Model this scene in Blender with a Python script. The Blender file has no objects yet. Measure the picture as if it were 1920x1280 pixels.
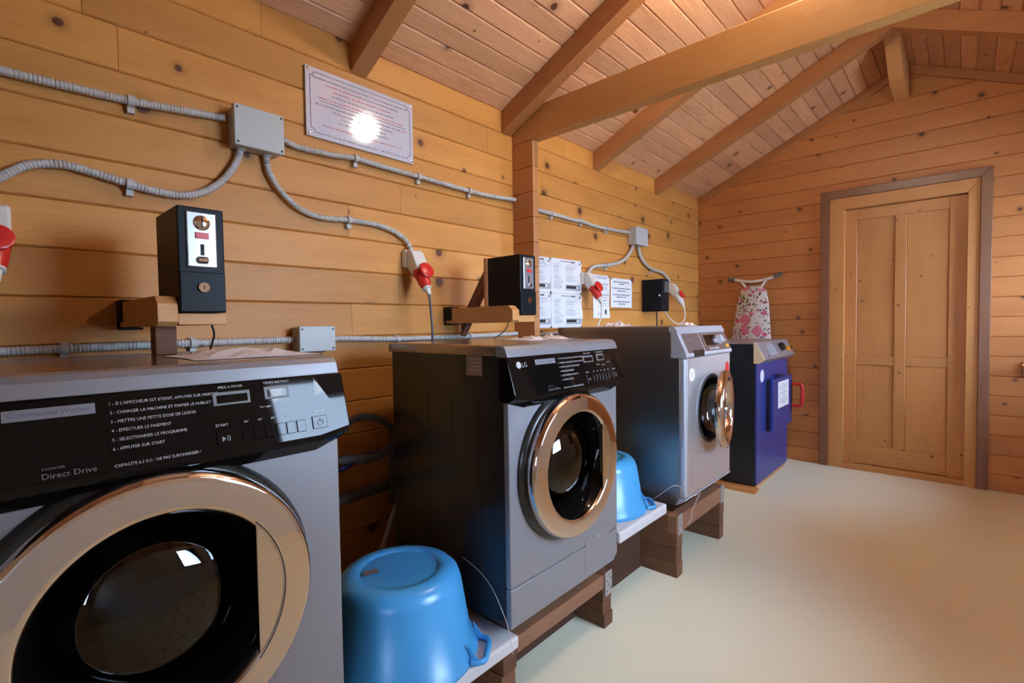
import bpy, bmesh, math, random
from mathutils import Vector, Matrix
random.seed(7)
S = bpy.context.scene
COL = S.collection

# ------------------------------------------------------------------ camera, world, exposure
CAM = Vector((0.0, -1.8934, 1.2))
YAW, PITCH, ROLL, FPX = 0.74025, -0.03475, -0.01418, 927.33
d_ = Vector((math.cos(YAW)*math.cos(PITCH), math.sin(YAW)*math.cos(PITCH), math.sin(PITCH)))
r_ = Vector((math.sin(YAW), -math.cos(YAW), 0)); u_ = r_.cross(d_)
r2 = r_*math.cos(ROLL) + u_*math.sin(ROLL); u2 = -r_*math.sin(ROLL) + u_*math.cos(ROLL)
cam_data = bpy.data.cameras.new('camera'); cam_data.sensor_width = 36.0; cam_data.lens = FPX/1920*36.0
cam_data.clip_start = 0.02
cam = bpy.data.objects.new('camera', cam_data); COL.objects.link(cam)
M = Matrix.Identity(4)
for i in range(3):
    M[i][0], M[i][1], M[i][2], M[i][3] = r2[i], u2[i], -d_[i], CAM[i]
cam.matrix_world = M
S.camera = cam

world = bpy.data.worlds.new('sky'); S.world = world; world.use_nodes = True
bg = world.node_tree.nodes['Background']
bg.inputs['Color'].default_value = (0.60, 0.76, 1.0, 1); bg.inputs['Strength'].default_value = 31.0

vs = S.view_settings
vs.view_transform = 'Standard'; vs.look = 'None'; vs.gamma = 1.0; vs.use_curve_mapping = False
vs.exposure = 0.34
S.cycles.use_denoising = True
S.cycles.max_bounces = 10; S.cycles.diffuse_bounces = 5; S.cycles.glossy_bounces = 5
S.cycles.transmission_bounces = 8; S.cycles.transparent_max_bounces = 12
S.cycles.caustics_reflective = False; S.cycles.caustics_refractive = False
S.cycles.sample_clamp_indirect = 6.0

LAMP_POS = (2.065, -1.49, 2.70)
LAMP_POWER = 112.0
LAMP_COL = (1.0, 0.89, 0.74)

# ------------------------------------------------------------------ room dimensions
XD = 4.7535          # door wall plane
XF = -1.9            # wall behind the camera
YR = -3.1            # wall opposite the washers
RIDGE_Y = -1.55
SL = 0.46            # roof slope
CE0 = 2.37           # ceiling height at the eaves
TH = math.atan(SL)
def roof_z(y): return CE0 + SL*min(-y, y - YR)

# ------------------------------------------------------------------ materials
def new_mat(name):
    m = bpy.data.materials.new(name); m.use_nodes = True
    nt = m.node_tree; b = nt.nodes['Principled BSDF']
    return m, nt, b
def plain(name, col, rough=0.5, metal=0.0, spec=0.5, bump=0.0, bscale=200.0, coat=0.0, vary=0.0, emit=None, aniso=0.0):
    m, nt, b = new_mat(name)
    b.inputs['Base Color'].default_value = (*col, 1); b.inputs['Roughness'].default_value = rough
    b.inputs['Metallic'].default_value = metal; b.inputs['Specular IOR Level'].default_value = spec
    b.inputs['Coat Weight'].default_value = coat; b.inputs['Coat Roughness'].default_value = 0.05
    if emit:
        b.inputs['Emission Color'].default_value = (*emit[0], 1); b.inputs['Emission Strength'].default_value = emit[1]
    if vary or bump:
        tc = nt.nodes.new('ShaderNodeTexCoord'); n = nt.nodes.new('ShaderNodeTexNoise')
        n.inputs['Scale'].default_value = bscale; n.inputs['Detail'].default_value = 4
        nt.links.new(tc.outputs['Object'], n.inputs['Vector'])
        if vary:
            n2 = nt.nodes.new('ShaderNodeTexNoise'); n2.inputs['Scale'].default_value = 4; n2.inputs['Detail'].default_value = 5
            nt.links.new(tc.outputs['Object'], n2.inputs['Vector'])
            mx = nt.nodes.new('ShaderNodeMix'); mx.data_type = 'RGBA'
            mx.inputs['A'].default_value = (*[c*(1-vary) for c in col], 1); mx.inputs['B'].default_value = (*[min(1, c*(1+vary)) for c in col], 1)
            nt.links.new(n2.outputs['Fac'], mx.inputs['Factor']); nt.links.new(mx.outputs['Result'], b.inputs['Base Color'])
        if bump:
            bp = nt.nodes.new('ShaderNodeBump'); bp.inputs['Strength'].default_value = bump; bp.inputs['Distance'].default_value = 0.002
            nt.links.new(n.outputs['Fac'], bp.inputs['Height']); nt.links.new(bp.outputs['Normal'], b.inputs['Normal'])
    return m
def wood(name, light, dark, knot=(0.10, 0.035, 0.015), rough=0.42, knots=1.0, vary=0.25, grain=1.0, kscale=2.6, ax='XY', spec=0.4):
    """pine boards: grain along local X, face in local XY; every object gets its own offset and tint"""
    m, nt, b = new_mat(name); N = nt.nodes.new; L = nt.links.new
    tc = N('ShaderNodeTexCoord'); oi = N('ShaderNodeObjectInfo')
    sep = N('ShaderNodeSeparateXYZ'); L(tc.outputs['Object'], sep.inputs[0])
    comb = N('ShaderNodeCombineXYZ')
    L(sep.outputs[ax[0]], comb.inputs['X']); L(sep.outputs[ax[1]], comb.inputs['Y'])
    off = N('ShaderNodeVectorMath'); off.operation = 'SCALE'; off.inputs[0].default_value = (37.0, 19.0, 11.0)
    L(oi.outputs['Random'], off.inputs['Scale'])
    add = N('ShaderNodeVectorMath'); L(comb.outputs[0], add.inputs[0]); L(off.outputs[0], add.inputs[1])
    P = add.outputs[0]
    # knots
    vor = N('ShaderNodeTexVoronoi'); vor.voronoi_dimensions = '2D'; vor.inputs['Scale'].default_value = kscale; vor.inputs['Randomness'].default_value = 1.0
    L(P, vor.inputs['Vector'])
    sc = N('ShaderNodeSeparateColor'); L(vor.outputs['Color'], sc.inputs[0])
    size = N('ShaderNodeMapRange'); size.inputs['From Min'].default_value = 0.30; size.inputs['From Max'].default_value = 1.0
    size.inputs['To Min'].default_value = 0.0; size.inputs['To Max'].default_value = 0.055*knots
    L(sc.outputs[0], size.inputs['Value'])
    kd = N('ShaderNodeMath'); kd.operation = 'DIVIDE'; L(vor.outputs['Distance'], kd.inputs[0])
    mxs = N('ShaderNodeMath'); mxs.operation = 'MAXIMUM'; mxs.inputs[1].default_value = 0.0005; L(size.outputs[0], mxs.inputs[0]); L(mxs.outputs[0], kd.inputs[1])
    kr = N('ShaderNodeValToRGB'); kr.color_ramp.elements[0].position = 0.30; kr.color_ramp.elements[0].color = (1, 1, 1, 1)
    kr.color_ramp.elements[1].position = 1.0; kr.color_ramp.elements[1].color = (0, 0, 0, 1)
    e = kr.color_ramp.elements.new(0.42); e.color = (0.35, 0.35, 0.35, 1)
    kd3 = N('ShaderNodeMath'); kd3.operation = 'MULTIPLY'; kd3.inputs[1].default_value = 0.40; L(kd.outputs[0], kd3.inputs[0])
    L(kd3.outputs[0], kr.inputs[0])
    # grain bends round the knots
    bend = N('ShaderNodeMapRange'); bend.inputs['From Min'].default_value = 0.0; bend.inputs['From Max'].default_value = 0.22
    bend.inputs['To Min'].default_value = 0.07; bend.inputs['To Max'].default_value = 0.0; L(vor.outputs['Distance'], bend.inputs['Value'])
    ns = N('ShaderNodeTexNoise'); ns.noise_dimensions = '2D'; ns.inputs['Scale'].default_value = 1.0; ns.inputs['Detail'].default_value = 3
    mp = N('ShaderNodeMapping'); mp.inputs['Scale'].default_value = (0.9, 7.0, 1); L(P, mp.inputs[0]); L(mp.outputs[0], ns.inputs['Vector'])
    sp2 = N('ShaderNodeSeparateXYZ'); L(P, sp2.inputs[0])
    yy = N('ShaderNodeMath'); yy.operation = 'MULTIPLY_ADD'; yy.inputs[1].default_value = 0.22; L(ns.outputs['Fac'], yy.inputs[0]); L(sp2.outputs['Y'], yy.inputs[2])
    yz = N('ShaderNodeMath'); yz.operation = 'ADD'; L(yy.outputs[0], yz.inputs[0]); L(bend.outputs[0], yz.inputs[1])
    fr = N('ShaderNodeMath'); fr.operation = 'MULTIPLY'; fr.inputs[1].default_value = 330.0; L(yz.outputs[0], fr.inputs[0])
    sn = N('ShaderNodeMath'); sn.operation = 'SINE'; L(fr.outputs[0], sn.inputs[0])
    fine = N('ShaderNodeTexNoise'); fine.noise_dimensions = '2D'; fine.inputs['Scale'].default_value = 1.0; fine.inputs['Detail'].default_value = 5
    mp2 = N('ShaderNodeMapping'); mp2.inputs['Scale'].default_value = (5.0, 260.0, 1); L(P, mp2.inputs[0]); L(mp2.outputs[0], fine.inputs['Vector'])
    patch = N('ShaderNodeTexNoise'); patch.noise_dimensions = '2D'; patch.inputs['Scale'].default_value = 1.0; patch.inputs['Detail'].default_value = 4
    mp3 = N('ShaderNodeMapping'); mp3.inputs['Scale'].default_value = (2.2, 9.0, 1); L(P, mp3.inputs[0]); L(mp3.outputs[0], patch.inputs['Vector'])
    # mix factor
    a1 = N('ShaderNodeMath'); a1.operation = 'MULTIPLY_ADD'; a1.inputs[1].default_value = 0.07*grain; a1.inputs[2].default_value = -0.20
    L(sn.outputs[0], a1.inputs[0])
    a2 = N('ShaderNodeMath'); a2.operation = 'MULTIPLY_ADD'; a2.inputs[1].default_value = 0.34*grain; L(fine.outputs['Fac'], a2.inputs[0]); L(a1.outputs[0], a2.inputs[2])
    a3 = N('ShaderNodeMath'); a3.operation = 'MULTIPLY_ADD'; a3.inputs[1].default_value = 1.05; L(patch.outputs['Fac'], a3.inputs[0]); L(a2.outputs[0], a3.inputs[2])
    a3.use_clamp = True
    mix = N('ShaderNodeMix'); mix.data_type = 'RGBA'; mix.inputs['A'].default_value = (*light, 1); mix.inputs['B'].default_value = (*dark, 1)
    L(a3.outputs[0], mix.inputs['Factor'])
    # per-board tint
    tv = N('ShaderNodeMapRange'); tv.inputs['To Min'].default_value = 1.0 - vary; tv.inputs['To Max'].default_value = 1.0 + vary*0.8
    L(oi.outputs['Random'], tv.inputs['Value'])
    hs = N('ShaderNodeHueSaturation'); L(mix.outputs['Result'], hs.inputs['Color']); L(tv.outputs[0], hs.inputs['Value'])
    km = N('ShaderNodeMix'); km.data_type = 'RGBA'; km.inputs['B'].default_value = (*knot, 1)
    L(kr.outputs[0], km.inputs['Factor']); L(hs.outputs[0], km.inputs['A'])
    L(km.outputs['Result'], b.inputs['Base Color'])
    b.inputs['Roughness'].default_value = rough; b.inputs['Specular IOR Level'].default_value = spec
    bp = N('ShaderNodeBump'); bp.inputs['Strength'].default_value = 0.12; bp.inputs['Distance'].default_value = 0.002
    L(fine.outputs['Fac'], bp.inputs['Height']); L(bp.outputs['Normal'], b.inputs['Normal'])
    return m
def glass(name, tint=(0.9, 0.95, 1.0), refl=0.08, dark=0.0):
    m = bpy.data.materials.new(name); m.use_nodes = True; nt = m.node_tree; nt.nodes.clear()
    out = nt.nodes.new('ShaderNodeOutputMaterial'); tr = nt.nodes.new('ShaderNodeBsdfTransparent'); tr.inputs[0].default_value = (*tint, 1)
    gl = nt.nodes.new('ShaderNodeBsdfGlossy'); gl.inputs['Roughness'].default_value = 0.01
    lw = nt.nodes.new('ShaderNodeFresnel'); lw.inputs['IOR'].default_value = 1.5
    ad = nt.nodes.new('ShaderNodeMath'); ad.operation = 'ADD'; ad.inputs[1].default_value = refl; ad.use_clamp = True
    mx = nt.nodes.new('ShaderNodeMixShader')
    nt.links.new(lw.outputs[0], ad.inputs[0]); nt.links.new(ad.outputs[0], mx.inputs[0]); nt.links.new(tr.outputs[0], mx.inputs[1]); nt.links.new(gl.outputs[0], mx.inputs[2])
    nt.links.new(mx.outputs[0], out.inputs[0])
    return m

MAT = {}
MAT['wall'] = wood('pine_wall', (0.61, 0.278, 0.068), (0.43, 0.170, 0.036), vary=0.14, rough=0.46, spec=0.28, kscale=3.2, knots=1.55)
MAT['end'] = wood('pine_end_wall', (0.57, 0.235, 0.074), (0.42, 0.150, 0.042), vary=0.10, rough=0.42, kscale=4.6, knots=1.5)
MAT['ceil'] = wood('pine_ceiling', (0.78, 0.44, 0.24), (0.58, 0.28, 0.14), vary=0.18, rough=0.45, kscale=3.4, knots=1.3, grain=2.0)
MAT['beam'] = wood('pine_beam', (0.46, 0.20, 0.070), (0.34, 0.13, 0.042), vary=0.06, rough=0.40, knots=0.8, ax='XZ')
MAT['trimw'] = wood('brown_hook_wood', (0.25, 0.115, 0.060), (0.17, 0.070, 0.035), vary=0.03, knots=0.4, rough=0.35)
MAT['door'] = wood('pine_door', (0.56, 0.255, 0.080), (0.43, 0.175, 0.050), vary=0.06, knots=0.75, kscale=6.0, rough=0.40)
MAT['rough'] = wood('rough_timber_shaded', (0.20, 0.090, 0.045), (0.115, 0.045, 0.021), vary=0.18, knots=0.8, rough=0.75, ax='YZ', grain=1.6)  # base colour lowered to carry the shade around the stands
MAT['rail'] = wood('rough_rail', (0.32, 0.155, 0.085), (0.20, 0.085, 0.042), vary=0.12, knots=0.8, rough=0.75, ax='XZ', grain=1.6)
MAT['arm'] = wood('planed_arm_timber', (0.66, 0.33, 0.12), (0.50, 0.22, 0.070), vary=0.05, knots=0.6, rough=0.5, ax='YZ')
MAT['stub'] = wood('pine_stub', (0.52, 0.225, 0.075), (0.38, 0.145, 0.044), vary=0.08, knots=0.9, rough=0.5, ax='YZ')
MAT['plinth'] = wood('plinth_timber_shaded', (0.085, 0.034, 0.016), (0.05, 0.018, 0.008), vary=0.1, knots=0.8, rough=0.8, ax='XZ')  # shade under the washers is put into this base colour
MAT['backing'] = plain('dark_board_backing', (0.10, 0.045, 0.018), 0.8)
MAT['floor'] = plain('cream_floor_paint', (0.84, 0.81, 0.615), 0.26, spec=0.4, vary=0.03, bump=0.03, bscale=30)
MAT['blackgloss'] = plain('black_gloss_panel', (0.004, 0.0035, 0.0035), 0.04, spec=0.22)
MAT['blacksoft'] = plain('black_plastic_lip', (0.018, 0.018, 0.016), 0.25)
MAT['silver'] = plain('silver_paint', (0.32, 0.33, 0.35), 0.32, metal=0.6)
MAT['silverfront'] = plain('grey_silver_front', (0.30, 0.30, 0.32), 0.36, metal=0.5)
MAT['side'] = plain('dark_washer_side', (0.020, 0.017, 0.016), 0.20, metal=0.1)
MAT['lid'] = plain('glossy_brown_grey_lid', (0.42, 0.375, 0.34), 0.16, metal=0.9)
MAT['chrome'] = plain('chrome', (0.90, 0.92, 0.95), 0.045, metal=1.0)
MAT['bowl'] = glass('washer_bowl_glass', (0.16, 0.17, 0.19), 0.03)
MAT['pane'] = glass('window_glass', (0.95, 0.98, 1.0), 0.02)
MAT['rubber'] = plain('grey_rubber', (0.03, 0.03, 0.032), 0.45)
MAT['drum'] = plain('drum_steel', (0.22, 0.22, 0.235), 0.35, metal=1.0)
MAT['hole'] = plain('drum_hole_black', (0.01, 0.01, 0.01), 0.7)
MAT['stain'] = plain('stainless_front', (0.70, 0.66, 0.66), 0.40, metal=0.85)
MAT['stainside'] = plain('stainless_side', (0.34, 0.325, 0.32), 0.34, metal=1.0)
MAT['staintrim'] = plain('sky_tinted_silver_edge', (0.60, 0.64, 0.72), 0.36, metal=0.6)  # pale blue in the base stands in for the sky reflected on the lid front
MAT['console'] = plain('brown_grey_console', (0.22, 0.17, 0.165), 0.22, metal=0.5)
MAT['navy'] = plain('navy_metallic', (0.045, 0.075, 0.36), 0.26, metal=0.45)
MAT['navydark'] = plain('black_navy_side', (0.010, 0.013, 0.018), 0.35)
MAT['cream'] = plain('cream_bracket', (0.66, 0.56, 0.38), 0.45)
MAT['grey'] = plain('grey_console', (0.42, 0.41, 0.45), 0.3, metal=0.6)
MAT['blacksat'] = plain('satin_black_box', (0.006, 0.008, 0.011), 0.42, spec=0.14)
MAT['brushed'] = plain('brushed_coin_plate', (0.36, 0.36, 0.39), 0.30, metal=0.75)
MAT['conduit'] = plain('grey_conduit', (0.44, 0.43, 0.41), 0.45)
MAT['box'] = plain('grey_box_plastic', (0.42, 0.44, 0.43), 0.45)
MAT['whitep'] = plain('off_white_plastic', (0.66, 0.64, 0.58), 0.4)
MAT['red'] = plain('red_plastic', (0.58, 0.022, 0.018), 0.30)
MAT['blue'] = plain('blue_basin_plastic', (0.060, 0.32, 0.63), 0.28)
bb = MAT['blue'].node_tree.nodes['Principled BSDF']; bb.inputs['Subsurface Weight'].default_value = 0.25; bb.inputs['Subsurface Radius'].default_value = (0.02, 0.03, 0.05)
MAT['paper'] = plain('white_paper', (0.74, 0.74, 0.76), 0.6)
MAT['papert'] = plain('tissue_paper', (0.72, 0.68, 0.66), 0.7)
MAT['inkblue'] = plain('dark_blue_ink', (0.02, 0.03, 0.10), 0.4)
MAT['inkred'] = plain('red_ink', (0.50, 0.02, 0.04), 0.4)
MAT['inkblack'] = plain('grey_ink', (0.10, 0.10, 0.12), 0.5)
MAT['inkgrey'] = plain('pale_grey_ink', (0.36, 0.38, 0.40), 0.5)
MAT['sign'] = plain('glossy_sign_board', (0.54, 0.56, 0.66), 0.07, spec=0.5, bump=0.015, bscale=90)
MAT['textw'] = plain('white_print', (0.42, 0.42, 0.43), 0.4)
MAT['textg'] = plain('grey_print', (0.13, 0.125, 0.125), 0.4)
MAT['badge'] = plain('silver_badge', (0.24, 0.24, 0.28), 0.3, metal=0.3)
MAT['slab'] = plain('white_marble_slab', (0.60, 0.575, 0.57), 0.35, vary=0.10)
MAT['cableb'] = plain('black_cable', (0.012, 0.012, 0.012), 0.5)
MAT['cableg'] = plain('dark_grey_cable', (0.07, 0.07, 0.075), 0.5)
MAT['cablew'] = plain('white_cord', (0.66, 0.63, 0.58), 0.6)
MAT['hose'] = plain('grey_hose', (0.09, 0.09, 0.10), 0.5)
MAT['hosel'] = plain('light_grey_hose', (0.40, 0.39, 0.40), 0.5)
MAT['hoseb'] = plain('blue_hose', (0.012, 0.02, 0.16), 0.4)
MAT['galv'] = plain('galvanised_plate', (0.55, 0.56, 0.58), 0.45, metal=0.8)
MAT['screw'] = plain('dark_screw', (0.03, 0.03, 0.03), 0.4, metal=0.5)
MAT['sticker'] = plain('white_sticker', (0.78, 0.78, 0.80), 0.4)
MAT['stickbrown'] = plain('brown_rating_label', (0.21, 0.12, 0.085), 0.4)
MAT['trimp'] = plain('faded_label_print', (0.34, 0.22, 0.16), 0.5)
MAT['wains'] = plain('white_wainscot', (0.80, 0.86, 0.94), 0.5)
MAT['amber'] = plain('amber_button', (0.80, 0.35, 0.03), 0.4)
MAT['tube'] = plain('white_tube', (0.72, 0.69, 0.66), 0.35)
MAT['greyfoot'] = plain('grey_rubber_foot', (0.12, 0.13, 0.13), 0.6)
MAT['bulb'] = plain('lamp_globe', (0.9, 0.85, 0.75), 0.4, emit=(LAMP_COL, LAMP_POWER))
MAT['palewall'] = plain('pale_bounce_boards', (0.70, 0.64, 0.55), 0.6)  # unseen walls made pale to bounce neutral fill light into the room
MAT['ground'] = plain('pale_bounce_ground', (0.62, 0.60, 0.57), 0.9)
MAT['leaf'] = plain('tree_leaves', (0.05, 0.11, 0.035), 0.7, vary=0.5)
MAT['bark'] = plain('tree_bark', (0.10, 0.07, 0.05), 0.9)
def floral():
    m, nt, b = new_mat('floral_cotton'); N = nt.nodes.new; L = nt.links.new
    tc = N('ShaderNodeTexCoord'); col = None
    base = N('ShaderNodeRGB'); base.outputs[0].default_value = (0.66, 0.62, 0.60, 1); cur = base.outputs[0]
    for i, (scale, thr, c, lo) in enumerate([(30, 0.34, (0.16, 0.22, 0.08, 1), 0.42), (38, 0.33, (0.035, 0.045, 0.06, 1), 0.55), (17, 0.36, (0.62, 0.10, 0.20, 1), 0.55), (9.5, 0.42, (0.66, 0.20, 0.28, 1), 0.62), (28, 0.30, (0.42, 0.03, 0.10, 1), 0.62), (44, 0.30, (0.20, 0.27, 0.14, 1), 0.55)]):
        mp = N('ShaderNodeMapping'); mp.inputs['Location'].default_value = (i*3.1, i*7.7, i*1.9); L(tc.outputs['Object'], mp.inputs[0])
        ns = N('ShaderNodeTexNoise'); ns.inputs['Scale'].default_value = 40; ns.inputs['Detail'].default_value = 3; L(mp.outputs[0], ns.inputs['Vector'])
        ds = N('ShaderNodeVectorMath'); ds.operation = 'MULTIPLY_ADD'; ds.inputs[1].default_value = (0.03, 0.03, 0.03); L(ns.outputs['Color'], ds.inputs[0]); L(mp.outputs[0], ds.inputs[2])
        v = N('ShaderNodeTexVoronoi'); v.inputs['Scale'].default_value = scale; L(ds.outputs[0], v.inputs['Vector'])
        scn = N('ShaderNodeSeparateColor'); L(v.outputs['Color'], scn.inputs[0])
        g = N('ShaderNodeMath'); g.operation = 'GREATER_THAN'; g.inputs[1].default_value = lo; L(scn.outputs[1], g.inputs[0])
        t = N('ShaderNodeMath'); t.operation = 'LESS_THAN'; t.inputs[1].default_value = thr; L(v.outputs['Distance'], t.inputs[0])
        mu = N('ShaderNodeMath'); mu.operation = 'MULTIPLY'; L(g.outputs[0], mu.inputs[0]); L(t.outputs[0], mu.inputs[1])
        mx = N('ShaderNodeMix'); mx.data_type = 'RGBA'; mx.inputs['B'].default_value = c; L(cur, mx.inputs['A']); L(mu.outputs[0], mx.inputs['Factor']); cur = mx.outputs['Result']
    L(cur, b.inputs['Base Color']); b.inputs['Roughness'].default_value = 0.8
    return m
MAT['floral'] = floral()

# ------------------------------------------------------------------ mesh builder
class MB:
    def __init__(s): s.v = []; s.f = []
    def add(s, vs, fs):
        o = len(s.v); s.v += [tuple(p) for p in vs]; s.f += [tuple(o+i for i in f) for f in fs]; return s
    def box(s, x0, x1, y0, y1, z0, z1):
        return s.add([(x0,y0,z0),(x1,y0,z0),(x1,y1,z0),(x0,y1,z0),(x0,y0,z1),(x1,y0,z1),(x1,y1,z1),(x0,y1,z1)],
                     [(0,3,2,1),(4,5,6,7),(0,1,5,4),(1,2,6,5),(2,3,7,6),(3,0,4,7)])
    def prism(s, poly, axis, a, b):
        """poly: 2-D points in the two other axes (in x,y,z order), extruded along axis from a to b"""
        n = len(poly)
        def P(q, t):
            return {'x': (t, q[0], q[1]), 'y': (q[0], t, q[1]), 'z': (q[0], q[1], t)}[axis]
        vs = [P(q, a) for q in poly] + [P(q, b) for q in poly]
        fs = [tuple(range(n))[::-1], tuple(range(n, 2*n))] + [(i, (i+1) % n, n+(i+1) % n, n+i) for i in range(n)]
        return s.add(vs, fs)
    def lathe(s, prof, c=(0,0,0), axis='y', seg=48, a0=0.0, a1=2*math.pi):
        full = abs(a1-a0-2*math.pi) < 1e-6; k = seg if full else seg+1
        vs, fs = [], []
        for r, h in prof:
            for i in range(k):
                a = a0+(a1-a0)*i/seg; p, q = r*math.cos(a), r*math.sin(a)
                vs.append({'y': (c[0]+p, c[1]+h, c[2]+q), 'z': (c[0]+p, c[1]+q, c[2]+h), 'x': (c[0]+h, c[1]+p, c[2]+q)}[axis])
        for j in range(len(prof)-1):
            for i in range(k if full else seg):
                i2 = (i+1) % k; fs.append((j*k+i, j*k+i2, (j+1)*k+i2, (j+1)*k+i))
        return s.add(vs, fs)
    def cyl(s, a, b, r0, r1=None, seg=16, caps=True):
        return s.tube([a, b], r0, seg, caps, radii=[r0, r0 if r1 is None else r1])
    def tube(s, path, r, seg=10, caps=True, radii=None, closed=False):
        P = [Vector(p) for p in path]; n = len(P); vs, fs = [], []
        up = None
        for i in range(n):
            if closed: t = P[(i+1) % n]-P[i-1]
            else: t = P[min(i+1, n-1)]-P[max(i-1, 0)]
            t.normalize()
            if up is None:
                up = Vector((0,0,1)) if abs(t.z) < 0.9 else Vector((1,0,0))
            a = t.cross(up); a.normalize(); b2 = a.cross(t); b2.normalize(); up = b2
            rr = radii[i] if radii else r
            for k in range(seg):
                w = 2*math.pi*k/seg; vs.append(P[i]+a*(rr*math.cos(w))+b2*(rr*math.sin(w)))
        for i in range(n if closed else n-1):
            for k in range(seg):
                k2 = (k+1) % seg; j = (i+1) % n
                fs.append((i*seg+k, i*seg+k2, j*seg+k2, j*seg+k))
        if caps and not closed:
            fs.append(tuple(range(seg))[::-1]); fs.append(tuple((n-1)*seg+k for k in range(seg)))
        return s.add(vs, fs)
def smooth_path(pts, step=0.01):
    P = [Vector(p) for p in pts]; out = []
    for i in range(len(P)-1):
        p0, p1, p2, p3 = P[max(i-1,0)], P[i], P[i+1], P[min(i+2,len(P)-1)]
        n = max(2, int((p2-p1).length/step))
        for k in range(n):
            t = k/n; out.append(0.5*((2*p1)+(p2-p0)*t+(2*p0-5*p1+4*p2-p3)*t*t+(3*p1-p0-3*p2+p3)*t**3))
    out.append(P[-1]); return out

ORG = {}
def finish(ob, bevel=0, smooth=None, segs=2):
    me = ob.data
    if smooth is not None:
        me.shade_smooth(); me.set_sharp_from_angle(angle=math.radians(smooth))
    if bevel:
        md = ob.modifiers.new('bevel', 'BEVEL'); md.width = bevel; md.segments = segs; md.limit_method = 'ANGLE'; md.angle_limit = math.radians(40)
        md.harden_normals = False
    return ob
def mk(name, mb, mat, parent=None, bevel=0, smooth=None, org=None, fixn=True):
    """mb holds world coordinates; the mesh is stored relative to its thing's origin"""
    if parent is not None: o = ORG[parent.name]
    else:
        if org is None:
            xs, ys, zs = zip(*mb.v); o = Vector(((min(xs)+max(xs))/2, (min(ys)+max(ys))/2, min(zs)))
        else: o = Vector(org)
    me = bpy.data.meshes.new(name)
    me.from_pydata([(p[0]-o.x, p[1]-o.y, p[2]-o.z) for p in mb.v], [], mb.f); me.validate()
    if fixn:
        bm = bmesh.new(); bm.from_mesh(me); bmesh.ops.recalc_face_normals(bm, faces=bm.faces); bm.to_mesh(me); bm.free()
    me.materials.append(MAT[mat] if isinstance(mat, str) else mat)
    ob = bpy.data.objects.new(name, me); COL.objects.link(ob)
    if parent is not None: ob.parent = parent
    else: ob.location = o
    ORG[ob.name] = o
    finish(ob, bevel, smooth)
    if name in PRINT: ob['kind'] = 'stuff'
    return ob
PRINT = ('lettering', 'print', 'printed_border', 'label_print', 'plate_print', 'notice_print', 'console_print', 'plate_holes', 'logo', 'play_pause_mark', 'power_mark')
def tag(ob, label, cat, group=None):
    ob['label'] = label; ob['category'] = cat
    if group: ob['group'] = group
    return ob
def struct(ob, label=None):
    ob['kind'] = 'structure'
    if label: ob['label'] = label
    return ob
def thing(name, loc, label, cat, group=None):
    o = bpy.data.objects.new(name, None); COL.objects.link(o); o.location = loc; o.empty_display_size = 0.05
    ORG[o.name] = Vector(loc); tag(o, label, cat, group); return o
def copy_tree(o, off, label, parent=None):
    c = o.copy(); COL.objects.link(c)
    if parent is not None: c.parent = parent
    else:
        c.location = o.location+Vector(off); c['label'] = label
    for ch in list(o.children):
        copy_tree(ch, off, label, c)
    return c
def disc_pts(c, r, n, axis):
    out = []
    for i in range(n):
        a = 2*math.pi*i/n; p, q = r*math.cos(a), r*math.sin(a)
        out.append({'y': (c[0]+p, c[1], c[2]+q), 'x': (c[0], c[1]+p, c[2]+q), 'z': (c[0]+p, c[1]+q, c[2])}[axis])
    return out

# text -> flat mesh in the frame O,u,v (n lifts it)
def text_geo(body, size):
    cu = bpy.data.curves.new('t', 'FONT'); cu.body = body; cu.size = size; cu.resolution_u = 2
    ob = bpy.data.objects.new('t', cu); COL.objects.link(ob)
    bpy.context.view_layer.update()
    dg = bpy.context.evaluated_depsgraph_get()
    me = bpy.data.meshes.new_from_object(ob.evaluated_get(dg))
    vs = [(v.co.x, v.co.y) for v in me.vertices]; fs = [tuple(p.vertices) for p in me.polygons]
    bpy.data.objects.remove(ob); bpy.data.curves.remove(cu); bpy.data.meshes.remove(me)
    return vs, fs
def put_text(mb, body, O, u, v, n, x, y, h, width=None, align='l', lift=0.0008):
    """cap height about h, baseline at (x,y) of frame; width squeezes the line to fit"""
    vs, fs = text_geo(body, h*1.42)
    if not vs: return
    x0, x1 = min(p[0] for p in vs), max(p[0] for p in vs)
    k = 1.0 if width is None else width/max(1e-6, x1-x0)
    w = (x1-x0)*k; dx = {'l': 0, 'c': -w/2, 'r': -w}[align]
    O, u, v, n = Vector(O), Vector(u), Vector(v), Vector(n)
    mb.add([O+u*(x+dx+(p[0]-x0)*k)+v*(y+p[1])+n*lift for p in vs], fs)
def put_rect(mb, O, u, v, n, x0, x1, y0, y1, lift=0.0008):
    O, u, v, n = Vector(O), Vector(u), Vector(v), Vector(n)
    mb.add([O+u*a+v*b_+n*lift for a, b_ in ((x0,y0),(x1,y0),(x1,y1),(x0,y1))], [(0,1,2,3)])
def put_frame(mb, O, u, v, n, x0, x1, y0, y1, t, lift=0.0008):
    put_rect(mb,O,u,v,n,x0,x1,y1-t,y1,lift); put_rect(mb,O,u,v,n,x0,x1,y0,y0+t,lift)
    put_rect(mb,O,u,v,n,x0,x0+t,y0+t,y1-t,lift); put_rect(mb,O,u,v,n,x1-t,x1,y0+t,y1-t,lift)

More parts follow.
